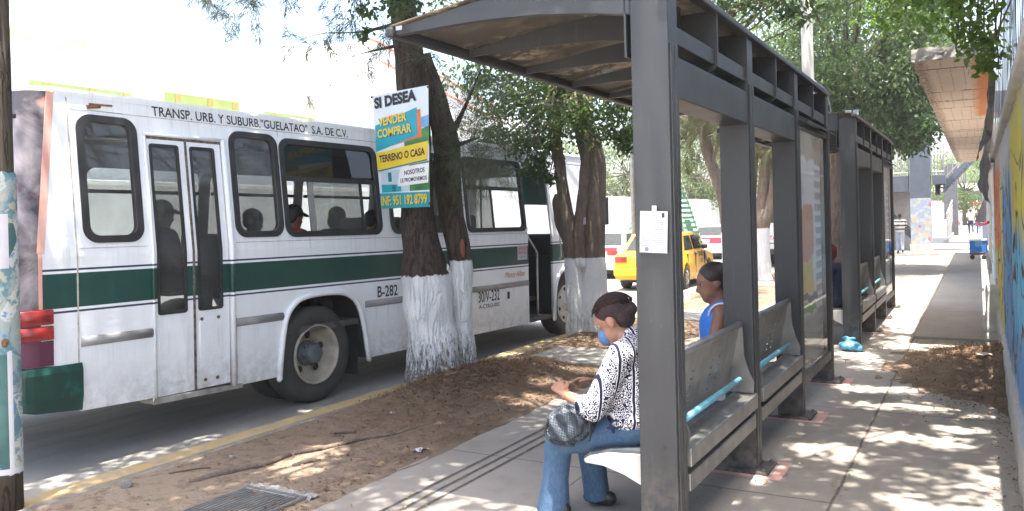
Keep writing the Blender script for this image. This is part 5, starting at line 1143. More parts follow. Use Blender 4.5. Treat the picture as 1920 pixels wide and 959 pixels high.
# bus passengers (bus frame -> world)
BUSM=Matrix.Translation((-5.86,6.36,-.13))@Matrix.Rotation(R(87),4,'Z')
def inbus(label,s,y,z,shirt,pants='darkcloth',**k):
    p=BUSM@Vector((s,y,z)); return seated(label,p,R(87),shirt,pants,vox=.02,shoes=False,group='passengers inside the bus',**k)
inbus('bus passenger with black cap and red shirt at open window',.08,.5,.76,'redcloth',cap='black')
inbus('bus passenger with long dark hair behind dusty sliding pane',.78,.55,.74,'darkcloth',longhair=1)
inbus('bus passenger in pale top beside the sale banner',1.32,.5,.70,'white_cloth')
inbus('dark haired bus passenger behind the narrow window after the door',-.42,.55,.72,'darkcloth')
inbus('bus passenger in dark cap seen through the rear door glass',-1.42,.6,.80,'darkcloth',cap='darkcloth')
# ================================================================ cars
def car(name,label,cat,paint,loc,yaw,L=4.2,Wd=1.66,H=1.38,lower=None,wagon=False,rimm='chrome',group=None):
    t=thing(name,label,cat,loc,yaw,group); h=Wd/2; wx=(.82,L-.88); r=.29
    def arch(c): return [(c+.36*math.cos(R(a)),.30+.36*math.sin(R(a))) for a in np.linspace(180,0,9)]
    low=[(.03,.28)]+[p for p in [(wx[0]-.36,.22)]]+arch(wx[0])+[(wx[0]+.36,.20),(wx[1]-.36,.20)]+arch(wx[1])+[(wx[1]+.36,.24),(L-.05,.26)]
    top=[(L,.42),(L-.02,.60),(L-.12,.70),(L-.5,.79),(L-1.12,.88),(.62,.93),(.10,.90),(.02,.80),(.0,.55)]
    bm=B(); prism(bm,low+top,-h,h)
    bmesh.ops.bisect_plane(bm,geom=bm.verts[:]+bm.edges[:]+bm.faces[:],plane_co=(0,0,.62),plane_no=(0,0,1))
    for v in bm.verts:
        k=1-max(0,v.co.z-.62)*.22-max(0,.45-v.co.z)*.10; e=min(v.co.x,L-v.co.x); k*=1-.07*max(0,1-e/.5)**2; v.co.y*=k
    bmesh.ops.triangulate(bm,faces=[f for f in bm.faces if len(f.verts)>4])
    body=auto(obj('body',bm,M[paint],t),35)
    if wagon: cab=[(.10,.90),(.32,H),(L-1.75,H+.02),(L-1.02,.87)]
    else: cab=[(.60,.91),(1.10,H-.03),(1.5,H),(2.25,H+.01),(2.45,H-.01),(3.12,.87)]
    bm=B(); prism(bm,cab,-h*.93,h*.93)
    for v in bm.verts: v.co.y*=1-max(0,v.co.z-.9)*.36
    cb=obj('cabin',bm,M[paint],t)
    def gy(z,s_): return s_*(h*.93*(1-max(0,z-.9)*.36)+.004)
    def quad(pts,name,mat,par):
        bm=B(); bm.faces.new([bm.verts.new(p) for p in pts]); bmesh.ops.solidify(bm,geom=bm.faces[:],thickness=.004); return obj(name,bm,mat,par)
    z0,z1=.95,H-.07
    if wagon: wl=[(.42,.50,1.25,1.25),(1.32,1.32,2.2,2.05)]
    else: wl=[(.86,1.16,1.78,1.78),(1.86,1.86,2.92,2.42)]
    for s_ in (-1,1):
        for a,b_,c,d in wl: quad([(a,gy(z0,s_),z0),(c,gy(z0,s_),z0),(d,gy(z1,s_),z1),(b_,gy(z1,s_),z1)],'side_window',M['carglass2'],cb)
    def ends(x0,za,x1,zb,dx): 
        return [(x0+dx,gy(za,-1)*.9,za),(x0+dx,gy(za,1)*.9,za),(x1+dx,gy(zb,1)*.86,zb),(x1+dx,gy(zb,-1)*.86,zb)]
    if wagon: quad(ends(.125,.99,.30,H-.06,-.006),'rear_window',M['carglass2'],cb); quad(ends(L-1.05,.92,L-1.7,H-.03,.01),'windscreen',M['carglass2'],cb)
    else: quad(ends(.65,.96,1.06,H-.06,-.008),'rear_window',M['carglass2'],cb); quad(ends(3.08,.91,2.5,H-.05,.01),'windscreen',M['carglass2'],cb)
    for i,x in enumerate(wx):
        for s_ in (-1,1):
            bm=B(); lathe(bm,[(.18,.0),(.19,-.02),(.27,-.02),(r,.01),(r,.15),(.27,.18)] if s_<0 else [(.18,.18),(.19,.2),(.27,.2),(r,.17),(r,.03),(.27,.0)],'y',seg=28); w=obj('wheel',bm,M['tyre'],t,True); w.location=(x,s_*(h-.02)-(.0 if s_<0 else .18),r)
            bm=B(); y_=-.015 if s_<0 else .195; lathe(bm,[(.185,y_),(.17,y_+.03*(1 if s_<0 else -1)),(.06,y_),(.001,y_-.01*(1 if s_<0 else -1))],'y',seg=24); obj('rim',bm,M[rimm],w,True)
            bm=B()
            for k in range(7): a=2*PI*k/7; bmesh.ops.create_uvsphere(bm,u_segments=8,v_segments=6,radius=.028,matrix=Matrix.Translation((.12*math.cos(a),y_+.012*(1 if s_<0 else -1),.12*math.sin(a)))@Matrix.Diagonal((1,.3,1,1)))
            obj('rim_slots',bm,M['black'],w)
    for s_ in (-1,1):
        bm=B(); box(bm,-.012,.06,*sorted((s_*h*.92,s_*h*.55)),.70,.84,.01); obj('tail_lamp',bm,M['lampred2'],t)
        bm=B(); box(bm,L-.14,L-.01,*sorted((s_*h*.88,s_*h*.55)),.56,.68,.01); obj('headlight',bm,M['glasslamp'],t)
        bm=B(); box(bm,2.62,2.80,*sorted((s_*(h*.93),s_*(h+.10))),.93,1.04,.03); obj('mirror',bm,M['black'],t)
        bm=B(); box(bm,1.9,2.05,*sorted((s_*(h*.97),s_*(h*.985))),.80,.83,.004); obj('door_handle',bm,M['black'],t)
        for x in (.98 if wagon else 1.0,1.82,2.86):
            bm=B(); box(bm,x-.006,x+.006,*sorted((s_*(h*.955),s_*(h*1.0003))),.36 if x>1 else .62,.86,0); obj('door_seam',bm,M['black'],t)
    obj('number_plate',bx(-.022,-.0,-.17,.17,.70,.83,.003),M['plate'],t)
    bm=B(); box(bm,-.09,.10,-h*.94,h*.94,.36,.56,.035); obj('rear_bumper',bm,M[lower or paint],t); bm=B(); box(bm,L-.1,L+.08,-h*.93,h*.93,.32,.52,.035); obj('front_bumper',bm,M[lower or paint],t)
    obj('underside',bx(.3,L-.3,-h*.75,h*.75,.18,.4),M['black'],t)
    return t
M['carglass2']=pm('dark_car_glass',(.035,.045,.045),(.055,.065,.065),3,.08,0,0,40,.35,.65,.6); M['lampred2']=pm('red_tail_lamp',(.42,.02,.02),(.5,.06,.03),6,.2); M['glasslamp']=pm('headlamp_glass',(.6,.6,.58),None,6,.1); M['plate']=pm('plate_white',(.6,.6,.58),(.5,.5,.5),30,.5)
M['white_trim']=M['white']
h2=R(94)      # heading 4 degrees left of +Y
tx=car('taxi','yellow taxi with black lettering on the door, waiting beyond the front post','taxi','taxi',(-6.25-.83,19.05,-.13),h2)
hw=.83
def side(bm,x,z,s_=-1): return remap(bm,lambda c:(x+c.x,-hw*(1-max(0,z+c.y-.62)*.22)-.006,z+c.y))
obj('lettering',side(text('TAXI',.55,.13,bold=.03),2.15,.74),M['ink'],tx); obj('lettering',side(text('1 357',.38,.10,bold=.02),2.25,.58),M['ink'],tx); 
bm=B(); bmesh.ops.create_circle(bm,cap_ends=True,radius=.13,segments=20); obj('door_crest',side(bm,3.0,.70),M['inkgrey'],tx)
for x in (1.78,2.62): obj('checker_mark',side(plate([(0,0),(.1,0),(.1,.06),(0,.06)],[],.0),x,.83),M['inkblue'],tx)
b=text('357-TX',.30,.09,bold=.02); remap(b,lambda c:(-.018,-(c.x-.62),.72+c.y)); obj('lettering',b,M['ink'],tx)
bm=B(); box(bm,1.55,1.85,-.25,.25,1.385,1.5,.03); obj('roof_sign',bm,M['taxi'],tx)
b=B(); ell(b,(2.1,-.76,1.22),(.36,.05,.10)); 
for v in b.verts: v.co+=Vector(noise.noise_vector(v.co*7))*.04
obj('black_window_cloth',b,M['darkcloth'],tx,True)
c1=car('parked_car','red and white car partly hidden behind the leafy whitewashed tree','car','carwhite',(-9.95,22.4,-.13),R(93))
for s_ in (-1,1):
    bm=B(); box(bm,1.2,4.05,*sorted((s_*.79,s_*.838)),.56,.79,.006); obj('red_side_panel',bm,M['carred'],c1)
bm=B(); box(bm,-.004,.3,-.74,.74,.84,.925,.01); obj('red_tail_panel',bm,M['carred'],c1)
c2=car('parked_car','plain white car standing beyond the red and white car','car','carwhite',(-12.3,26.5,-.13),R(92),wagon=True)
c3=car('parked_car','white car with maroon tail band standing in front of the yellow taxi','car','carwhite',(-9.65,33,-.13),R(90))
bm=B(); box(bm,-.02,.3,-.80,.80,.66,.90,.02); obj('maroon_tail_panel',bm,M['carred'],c3)
c4=car('parked_car','white van like car left of the car with maroon tail','car','carwhite',(-12.2,35,-.13),R(88),H=1.7,wagon=True)
# white van with red lettering
t=thing('white_van','large white van with red lettering behind the forked tree','van',(-5.6,28.6,-.13),0)
bm=B(); prism(bm,[(0,.45),(.0,2.0),(.12,2.5),(4.6,2.5),(5.2,1.45),(5.9,1.25),(5.95,.45)],-2.0,0,'yz'); obj('body',bm,M['carwhite'],t)
b=text('SUSANA DISTANCIA',1.55,.15,bold=.02); remap(b,lambda c:(-1.5+c.x,-.006,.92+c.y)); obj('lettering',b,M['inkred'],t)
obj('bumper',bx(-2.02,.02,-.08,.02,.42,.62,.02),M['dark'],t); obj('seam',bx(-2.0,0,-.006,0,.80,.83),M['black'],t); obj('rear_window',bx(-1.75,-.25,-.008,.0,1.5,2.1),M['carglass2'],t)
for y_ in (.9,4.9):
    for x_ in (-.16,-1.98):
        bm=B(); lathe(bm,[(.15,.0),(.32,.0),(.36,.03),(.36,.15),(.32,.18),(.15,.18)],'x',(x_,y_,.36),28); obj('wheel',bm,M['tyre'],t,True)
far=[(-8.2,60,90,'carwhite','white car far down the street behind the farther shelter'),(-9.8,74,90,'carsilver','silver car far down the street beside the pale trees'),(-.9,92,0,'carsilver','silver car crossing at the far end of the walkway'),(2.6,97,0,'carwhite','white car crossing behind the far pair'),(-5.8,88,5,'carred','red car crossing far beyond the footbridge')]
for x,y,a,p,lab in far: car('parked_car',lab,'car',p,(x,y,-.1),R(a),wagon=p!='carred')

# ================================================================ wall on the right
def graffiti():
    k=Mat('graffiti_wall_paint',.75); x,y,z=k.xyz(); y=k.math('ADD',y,20); n=k.noise(2,6,.6); drip=k.noise(1.0,5,.6,vec=k.scaled((1,14,.35))); f=k.noise(30,5,.7)
    ny=k.math('ADD',y,k.math('MULTIPLY',k.math('SUBTRACT',n,.5),1.6)); nz=k.math('ADD',z,k.math('MULTIPLY',k.math('SUBTRACT',drip,.5),1.3))
    c=k.mix(k.step(n,.3,.7),(.36,.355,.345),(.44,.43,.42))
    def reg(c,a,b,z0,z1,col,e=.15): return k.mix(k.math('MULTIPLY',k.band(ny,a,b,e),k.band(nz,z0,z1,.05)),c,col)
    c=reg(c,4.5,10.6,.30,1.95,(.05,.23,.50)); c=reg(c,4.3,7.6,.85,1.5,(.10,.42,.62),.1); c=reg(c,10.4,13.8,.25,2.0,(.58,.46,.06)); c=reg(c,11.2,15.5,1.15,2.25,(.60,.14,.04)); c=reg(c,5.2,7.4,1.55,2.4,(.60,.50,.06)); c=reg(c,15.4,19,.3,1.8,(.30,.45,.55)); c=reg(c,19,24,.3,1.9,(.55,.5,.2))
    bl=k.step(k.math('ABSOLUTE',k.math('SUBTRACT',k.noise(1.4,3,.5,.8),.5)),.022,.014); c=k.mix(k.math('MULTIPLY',bl,k.step(z,2.2,1.9)),c,(.02,.02,.025))
    d2=k.noise(1.0,4,.6,vec=k.scaled((1,26,.3))); c=k.mix(k.math('MULTIPLY',k.step(d2,.62,.66),k.step(nz,2.2,1.9)),c,(.62,.55,.12)); c=k.mix(k.math('MULTIPLY',k.step(d2,.36,.33),k.step(nz,2.0,1.6)),c,(.03,.04,.08))
    c=k.mix(k.step(z,.42,.30),c,(.40,.385,.36)); c=k.mix(k.math('MULTIPLY',k.step(k.noise(5,7,.75),.5,.66),.6),c,(.34,.33,.32)); c=k.mix(k.math('MULTIPLY',k.step(f,.6,.7),.5),c,(.30,.29,.28)); k.color(c); k.bump(k.math('ADD',f,k.math('MULTIPLY',drip,2)),.3,.02); return k.m
M['graf']=graffiti(); M['plaster']=pm('grey_plaster',(.36,.35,.34),(.46,.45,.43),3,.85,0,.4,25); M['rustsheet']=pm('weathered_tin',(.065,.06,.055),(.115,.107,.097),5,.7,.3,.2,20)
t=thing('painted_wall','long graffiti painted concrete wall along the right of the pavement','wall',(.22,20,0))
bm=B(); ys=np.arange(-16.6,.05,.12); prev=None; prof=[]
for y in ys: prof.append((.006*math.sin(y*9)+.01*noise.noise((0,y*1.5,2)),y))
for i in range(len(prof)-1):
    pass
rows=[[bm.verts.new((a,y,z)) for a,y in prof] for z in (-.15,.3,.35,1.2,2.0,2.45)]
for v in rows[0]+rows[1]: v.co.x-=.035
for A_,B_ in zip(rows,rows[1:]):
    for i in range(len(A_)-1): bm.faces.new((A_[i],A_[i+1],B_[i+1],B_[i]))
obj('painted_face',bm,M['graf'],t,False)
obj('core',bx(.03,.28,-16.6,.0,-.15,2.44),M['plaster'],t)
bm=B()       # upper tin cladding, ribbed
for i in range(0,166):
    y0=-16.6+i*.1; o_=.022 if i%2 else 0; tilt=.03*noise.noise((i*.09,4,1))
    vs=[bm.verts.new(p) for p in ((-.0-o_,y0,2.43),(-.0-o_,y0+.1,2.43),(.05-o_+tilt,y0+.1,3.75),(.05-o_+tilt,y0,3.75))]; bm.faces.new(vs)
obj('tin_cladding',bm,M['rustsheet'],t)
obj('coping',bx(-.05,.26,-16.6,0,2.40,2.46,.01),M['plaster'],t)
for y0,y1,z0,z1 in ((-11.4,-9.0,2.9,2.62),(-9.1,-6.6,2.72,2.5)):
    bm=B(); tube(bm,[(-.09,y0,z0),(-.09,y1,z1)],.03,12); obj('sloping_pipe',bm,M['rustsheet'],t,True)
def tornsheet(y,z,w,h,lab,rz,mat='rustsheet'):
    bm=B(); bmesh.ops.create_grid(bm,x_segments=10,y_segments=10,size=.5)
    for v in bm.verts:
        a,b_=v.co.x,v.co.y; v.co=Vector((-.06-.16*(a+.5)*(.5-b_)-.05*noise.noise((a*4,b_*4,y)),a*w,b_*h+.06*noise.noise((a*5,y,b_*3)))); 
    o_=obj('tin_sheet',bm,M[mat],None,False); o_.location=(.2,y,z); o_.rotation_euler=(rz,0,0); return tag(o_,lab,'metal sheet')
tornsheet(14.2,2.35,1.3,.9,'bent grey tin sheet hanging off the painted wall nearest the awning start',.25); tornsheet(12.2,2.75,.8,.6,'crumpled tin sheet high on the painted wall above the orange paint',-.3)
t2=thing('torn_sign','torn sheet curling out from the painted wall below the awning','sign',(.16,19.2,1.72))
bm=B(); bmesh.ops.create_grid(bm,x_segments=8,y_segments=8,size=.5)
for v in bm.verts: a,b_=v.co.x,v.co.y; v.co=Vector((-.02-.22*(.5-b_)*(a+.6)*.9,a*.8,b_*.6))
obj('sheet',bm,M['rustsheet'],t2,True); bm=B(); tube(bm,[(0,-.4,-.30),(-.14,-.1,-.36),(-.2,.3,-.30)],.03,8,jit=.3); obj('curled_edge',bm,M['carred'],t2,True)
t3=thing('wall_buttress','rough white plaster buttress at the foot of the painted wall','buttress',(.12,13.2,0))
bm=B(); bmesh.ops.create_cube(bm,size=1); bmesh.ops.subdivide_edges(bm,edges=bm.edges[:],cuts=6,use_grid_fill=True)
for v in bm.verts:
    z=v.co.z+.5; v.co=Vector((v.co.x*.34*(1-.55*z)+.06,v.co.y*.9*(1-.3*z),z*.62)); v.co+=Vector(noise.noise_vector(v.co*4))*.06
obj('plaster_mass',bm,M['whiteplaster'] if 'whiteplaster' in M else pm('chalky_plaster',(.58,.57,.55),(.42,.41,.39),6,.9,0,.6,14),t3,True)
# concrete awning
def soffit():
    k=Mat('flaking_pink_plaster',.9); x,y,z=k.xyz(); n=k.noise(2.5,7,.65); f=k.noise(18,5,.7)
    Y=k.math('ADD',y,k.math('MULTIPLY',k.math('SUBTRACT',k.noise(9,3),.5),.12)); X=k.math('ADD',x,k.math('MULTIPLY',k.math('SUBTRACT',k.noise(11,3),.5),.04))
    c=k.mix(k.step(n,.3,.7),(.70,.565,.465),(.76,.64,.54)); 
    row=k.math('FRACT',k.math('MULTIPLY',Y,.42)); col=k.math('FRACT',k.math('ADD',k.math('MULTIPLY',X,6.5),k.math('MULTIPLY',k.math('FLOOR',k.math('MULTIPLY',Y,.42)),.37)))
    crack=k.math('MULTIPLY',k.math('MAXIMUM',k.step(row,.05,.02),k.step(col,.05,.02)),k.step(k.noise(3.1,4),.36,.5)); c=k.mix(k.math('MULTIPLY',crack,.92),c,(.16,.115,.085))
    edge=k.math('MULTIPLY',k.step(x,-.50,-.60),k.step(f,.42,.55)); c=k.mix(edge,c,(.25,.19,.15))
    sp=k.math('MULTIPLY',k.step(k.math('ABSOLUTE',k.math('SUBTRACT',k.math('MODULO',Y,6.3),3.)),.14,.08),k.step(f,.45,.55)); c=k.mix(sp,c,(.2,.14,.1))
    og=k.math('MULTIPLY',k.step(k.math('ADD',x,k.math('MULTIPLY',n,.2)),.02,.16),k.step(y,18.8,18.2)); c=k.mix(k.math('MULTIPLY',og,.9),c,(.62,.20,.05))
    k.color(c); k.bump(k.math('ADD',n,f),.5,.03); return k.m
M['soffit']=soffit(); M['oldslab']=pm('mossy_old_concrete',(.20,.185,.165),(.33,.31,.28),7,.95,0,.7,20)
t=thing('concrete_awning','weathered concrete awning with flaking pink underside above the pavement','awning',(-.25,11.2,3.5)); 
bm=B(); nx,ny=16,100; 
def jag(i,j): return 0
g=[[bm.verts.new((-.43+.84*i/nx+(.035*noise.noise((j*.5,1,0)) if i==0 else 0),25*j/ny+(.12*noise.noise((i*.7,5,0))+.05*noise.noise((i*2.,9,0)) if j==0 else 0),(.006*noise.noise((i*.8,j*.8,0))))) for j in range(ny+1)] for i in range(nx+1)]
for i in range(nx):
    for j in range(ny): bm.faces.new((g[i][j],g[i][j+1],g[i+1][j+1],g[i+1][j]))
so_=obj('soffit',bm,M['soffit'],t)
so_.data.transform(Matrix.Translation((-.25,11.2,0))); so_.location=(.25,-11.2,0)
bm=B(); rows=[]
for z in (.0,.04,.09,.15):
    rows.append([bm.verts.new((-.43+.84*i/nx,-.02+.12*noise.noise((i*.7,5,0))+.08*noise.noise((i*1.1,z*20,3))*(z>0)+.05*z,z+.02*noise.noise((i*.9,z*9,1)))) for i in range(nx+1)])
for a,b_ in zip(rows,rows[1:]):
    for i in range(nx): bm.faces.new((a[i],a[i+1],b_[i+1],b_[i]))
rows=[]
for z in (.0,.05,.10,.15): rows.append([bm.verts.new((-.44+.03*noise.noise((j*.5,z*9,0)),25*j/ny,z)) for j in range(ny+1)])
for a,b_ in zip(rows,rows[1:]):
    for i in range(ny): bm.faces.new((a[i],a[i+1],b_[i+1],b_[i]))
bm.faces.new([bm.verts.new(p) for p in ((-.44,.06,.15),(.41,.06,.15),(.41,25,.15),(-.44,25,.15))]); obj('slab_edge',bm,M['oldslab'],t,True)
obj('green_edge',bx(-.452,-.44,8,25,.06,.16),M['bgreen'],t)
# shopfront strip beyond the wall
t=thing('low_building','pale plaster building front under the far part of the awning','building',(.36,20.05,0)); obj('wall',bx(-.06,.3,0,18,-.1,3.5),M['plaster'],t); obj('doorway',bx(-.075,-.055,5,6.2,0,2.1),M['dark'],t); obj('painted_band',bx(-.07,-.052,0,4.8,0,1.1),M['bblue'],t)
# cooler on a trolley
t=thing('cooler_box','blue cooler box strapped on a small trolley by the wall','cooler',(-.03,31.2,.035))
bm=B(); box(bm,-.26,.26,-.18,.18,.22,.60,.02); obj('chest',bm,M['royal'],t); bm=B(); box(bm,-.275,.275,-.195,.195,.60,.66,.015); obj('lid',bm,M['carwhite'],t); obj('latch',bx(-.10,.10,-.20,-.18,.42,.60,.005),M['bblue'],t); bm=B(); box(bm,-.25,.2,-.17,.17,.14,.2); obj('trolley',bm,M['rust'],t)
for dx in (-.18,.15):
    bm=B(); lathe(bm,[(.001,-.2),(.07,-.2),(.07,-.16),(.001,-.16)],'y',(dx,0,.07),14); obj('wheel',bm,M['black'],t)
# plastic bag at the foot of the farther shelter
t=thing('plastic_bag','blue knotted plastic bag at the foot of the farther shelter','plastic bag',(-1.40,10.78,0)); t.scale=(.78,.78,.66)
b=B(); ell(b,(0,0,.09),(.17,.13,.10)); ell(b,(.07,0,.06),(.14,.11,.07)); ell(b,(-.02,0,.19),(.05,.05,.06)); ell(b,(-.06,.02,.23),(.06,.03,.04)); ell(b,(.05,-.02,.23),(.05,.03,.04))
for v in b.verts: v.co+=Vector(noise.noise_vector(v.co*16))*.022; v.co.z=max(.004,v.co.z)
M['bluebag']=pm('blue_plastic',(.03,.24,.48),(.16,.42,.60),20,.35,0,.4,30); remesh('bag',b,.012,M['bluebag'],t,1)
# flood lamp on the farther shelter, CCTV on post of the nearest
t=thing('roof_lamp','small solar lamp head standing on the farther shelter roof','lamp',(-1.40,11.45,2.89)); t.scale=(.5,.5,.5)

M['solar']=pm('glossy_panel',(.25,.30,.36),(.42,.46,.5),20,.2)
for dx,ry in ((-.08,.25),(.09,-.25)): 
    bm=B(); box(bm,-.075,.075,-.01,.01,-.07,.12,.004); o_=obj('panel',bm,M['solar'],t); o_.location=(dx,0,.12); o_.rotation_euler=(R(-20),0,ry)
bm=B(); tube(bm,[(0,0,-.03),(0,0,.08)],.015,8); obj('stem',bm,M['dark'],t)
t=thing('street_lamp','dark street lamp head on an arm across the road','street lamp',(-8.5,22,-.13)); bm=B(); tube(bm,[(0,0,0),(0,0,4.6),(.1,0,4.75)],[.06,.045,.03],10); obj('pole',bm,M['steel'],t); bm=B(); box(bm,.05,.5,-.09,.09,4.70,4.78,.03); obj('lamp_head',bm,M['dark'],t)

# ================================================================ utility pole and wires
l=(-3.62,21.6,0); t=thing('utility_pole','pale concrete utility pole with tangled cables behind the nearest shelter','utility pole',l)
M['polecon']=pm('pale_pole_concrete',(.27,.262,.235),(.35,.34,.31),4,.85,0,.2,20)
bm=B(); tube(bm,[(0,0,-.1),(-.03,0,10)],[.17,.12],18); obj('shaft',bm,M['polecon'],t,True)
bm=B()
for k in range(9):
    z=4.5+.2*random.random(); a=random.uniform(0,6); tube(bm,smoothpath([(.13*math.cos(a),.13*math.sin(a),z+.3),(.3*math.cos(a)+.1,.3*math.sin(a),z),(.35*math.cos(a+.5),.25*math.sin(a),z-.5),(.14*math.cos(a+1),.14*math.sin(a+1),z-.35)],6),.011,5)
tube(bm,smoothpath([(.1,-.1,5.0),(.45,-.12,4.5),(.5,-.12,3.9),(.2,-.12,3.6),(.1,-.1,3.9)],6),.013,5); tube(bm,smoothpath([(-.1,-.1,4.9),(-.5,-.1,4.3),(-.45,-.1,3.5)],6),.012,5); obj('loose_cables',bm,M['inkgrey'],t,True)
bm=B(); box(bm,-.34,-.16,-.16,-.02,4.55,4.95,.03); box(bm,-.2,-.02,-.2,-.1,4.5,4.62,.02); obj('junction_box',bm,M['carwhite'],t)
W0=Vector(l)
def wire(p,q_,sag,r,label):
    bm=B(); p,q_=Vector(p),Vector(q_); tube(bm,[p.lerp(q_,u)-Vector((0,0,sag*4*u*(1-u))) for u in np.linspace(0,1,24)],r,5); tag(obj('overhead_wire',bm,M['inkgrey'],None,True),label,'wire','wires to the utility pole')
wire(W0+Vector((-.1,0,4.7)),(-6.2,8,6.2),.3,.014,'uppermost overhead wire running from the pale pole above the shelter')
wire(W0+Vector((-.1,0,4.85)),(-5.6,8,5.4),.35,.014,'middle overhead wire running from the pale pole above the shelter'); wire(W0+Vector((-.1,0,4.55)),(-5.0,9,4.6),.25,.012,'lowest overhead wire running from the pale pole behind the shelter roof')

# ================================================================ footbridge
M['bridge']=pm('blue_grey_steel_paint',(.085,.105,.14),(.11,.13,.165),3,.5,.1); M['bridgedk']=pm('dark_grey_paint',(.055,.06,.07),(.08,.085,.095),4,.6)
def pasted():
    k=Mat('pasted_handbills',.8); v=k.voro(6.5,'F1',vec=k.scaled((1,1,1.2)),out=1); s3=k.xyz(v); f=k.noise(9,5,.7,1)
    c=k.mix(k.step(s3[0],.3,.32),(.40,.42,.44),(.27,.33,.43)); c=k.mix(k.step(s3[1],.90,.92),c,(.42,.37,.26)); c=k.mix(k.step(f,.55,.6),c,(.42,.43,.45)); c=k.mix(k.step(k.noise(16,3),.62,.65),c,(.2,.25,.38)); c=k.mix(k.step(s3[2],.96,.97),c,(.42,.16,.14)); k.color(c); return k.m
M['pasted']=pasted()
t=thing('footbridge_pillar','blue grey steel pillar pasted with handbills at its foot','pillar',(-2.06,37.8,0))
bm=B(); box(bm,-.38,.38,-.30,.40,-.1,8,.02); obj('shaft',bm,M['bridge'],t); obj('handbills',bx(-.375,.375,-.306,-.296,.32,2.17),M['pasted'],t); obj('handbills',bx(.376,.384,-.29,.36,.4,2.1),M['pasted'],t); bm=B(); box(bm,-.42,.42,-.34,.44,-.1,.30,.02); obj('plinth',bm,M['plaster'],t)
t=thing('footbridge','grey steel footbridge with stair flights and barred railings around the pillar','footbridge',(-2.0,39,0))
obj('landing',bx(-2.6,-.5,-1.2,1.6,2.45,3.12,.01),M['bridge'],t)
def stairs(p0,p1,w,par,steps=14):
    p0,p1=Vector(p0),Vector(p1); d=p1-p0
    for sy in (0,w):
        bm=B(); a=p0+Vector((0,sy,0)); b_=p1+Vector((0,sy,0)); 
        vs=[bm.verts.new(v) for v in (a+Vector((0,-.04,-.18)),b_+Vector((0,-.04,-.18)),b_+Vector((0,-.04,.18)),a+Vector((0,-.04,.18)),a+Vector((0,.04,-.18)),b_+Vector((0,.04,-.18)),b_+Vector((0,.04,.18)),a+Vector((0,.04,.18)))]
        for f_ in ((0,1,2,3),(7,6,5,4),(0,4,5,1),(3,2,6,7),(0,3,7,4),(1,5,6,2)): bm.faces.new([vs[i] for i in f_])
        obj('stringer',bm,M['bridge'],par)
    bm=B()
    for k in range(steps): 
        c=p0+d*(k+.5)/steps; box(bm,c.x-.16,c.x+.16,c.y,c.y+w,c.z-.02,c.z+.02)
    obj('treads',bm,M['bridgedk'],par)
def rails(p0,p1,h_,n,par,mat='steel',r=.018):
    bm=B(); p0,p1=Vector(p0),Vector(p1)
    for z in (h_,h_*.55,.12): tube(bm,[p0+Vector((0,0,z)),p1+Vector((0,0,z))],r*1.2,6)
    for k in range(n+1): c=p0.lerp(p1,k/n); tube(bm,[c,c+Vector((0,0,h_))],r,6)
    obj('railing',bm,M[mat],par)
M['bridgerail']=pm('pale_rail_paint',(.36,.35,.33),(.28,.27,.25),9,.5,.3)
rails((-2.6,-1.15,3.12),(-.5,-1.15,3.12),2.0,16,t,'bridgerail',.022); rails((.36,-1.15,3.12),(.8,-1.15,3.12),1.5,4,t,'bridgerail',.022)
obj('side_landing',bx(.38,.86,-1.2,.6,2.72,3.1,.01),M['bridge'],t); stairs((.75,-.9,2.55),(2.0,-.2,4.0),1.4,t); rails((.75,-.95,2.75),(2.0,-.95,4.2),1.1,7,t,'bridgerail',.02)
stairs((-2.3,-.6,2.4),(.0,-.6,.2),1.3,t); obj('stair_back_wall',bx(-2.8,-.6,1.6,1.8,-.1,2.45),M['plaster'],t); obj('under_landing_block',bx(.45,.62,-.6,.4,2.3,2.72),M['bridgedk'],t)
bm=B(); box(bm,.05,.85,21,22,.0,4.6,.02); obj('support_column',bm,M['bridgedk'],t); bm=B(); box(bm,2.12,2.4,5,5.6,-.1,4.6,.02); obj('support_column',bm,M['bridge'],t)
obj('deck',bx(-14,4,6,9,6.2,7.2,.02),M['bridge'],t); rails((-2.6,-1.15,5.6),(-.4,-1.15,5.6),1.1,10,t,'bridgerail',.02)
t=thing('access_ramp','concrete access ramp with slanted barred railing beside the walkway','ramp',(-1.5,40,0))
bm=B(); prism(bm,[(6,-.1),(36,-.1),(36,2.2),(6,.0)],-2.6,.0,'yz'); obj('ramp_slab',bm,M['slab'],t); 
bm=B(); n=40
for z0,z1 in ((1.25,1.25),(.95,.95),(.65,.65)): tube(bm,[(.03,9,z0+.2),(.03,36,z1+2.2)],.035,6)
for k in range(n+1): y=9+27*k/n; z=.2+2.0*(k/n); tube(bm,[(.03,y,z-.1),(.03,y,1.25+z)],.03,6)
obj('railing',bm,M['bridgerail'],t); bm=B(); box(bm,-.02,.10,6,36,-.1,.2,.01); obj('kerb',bm,M['slab'],t); 

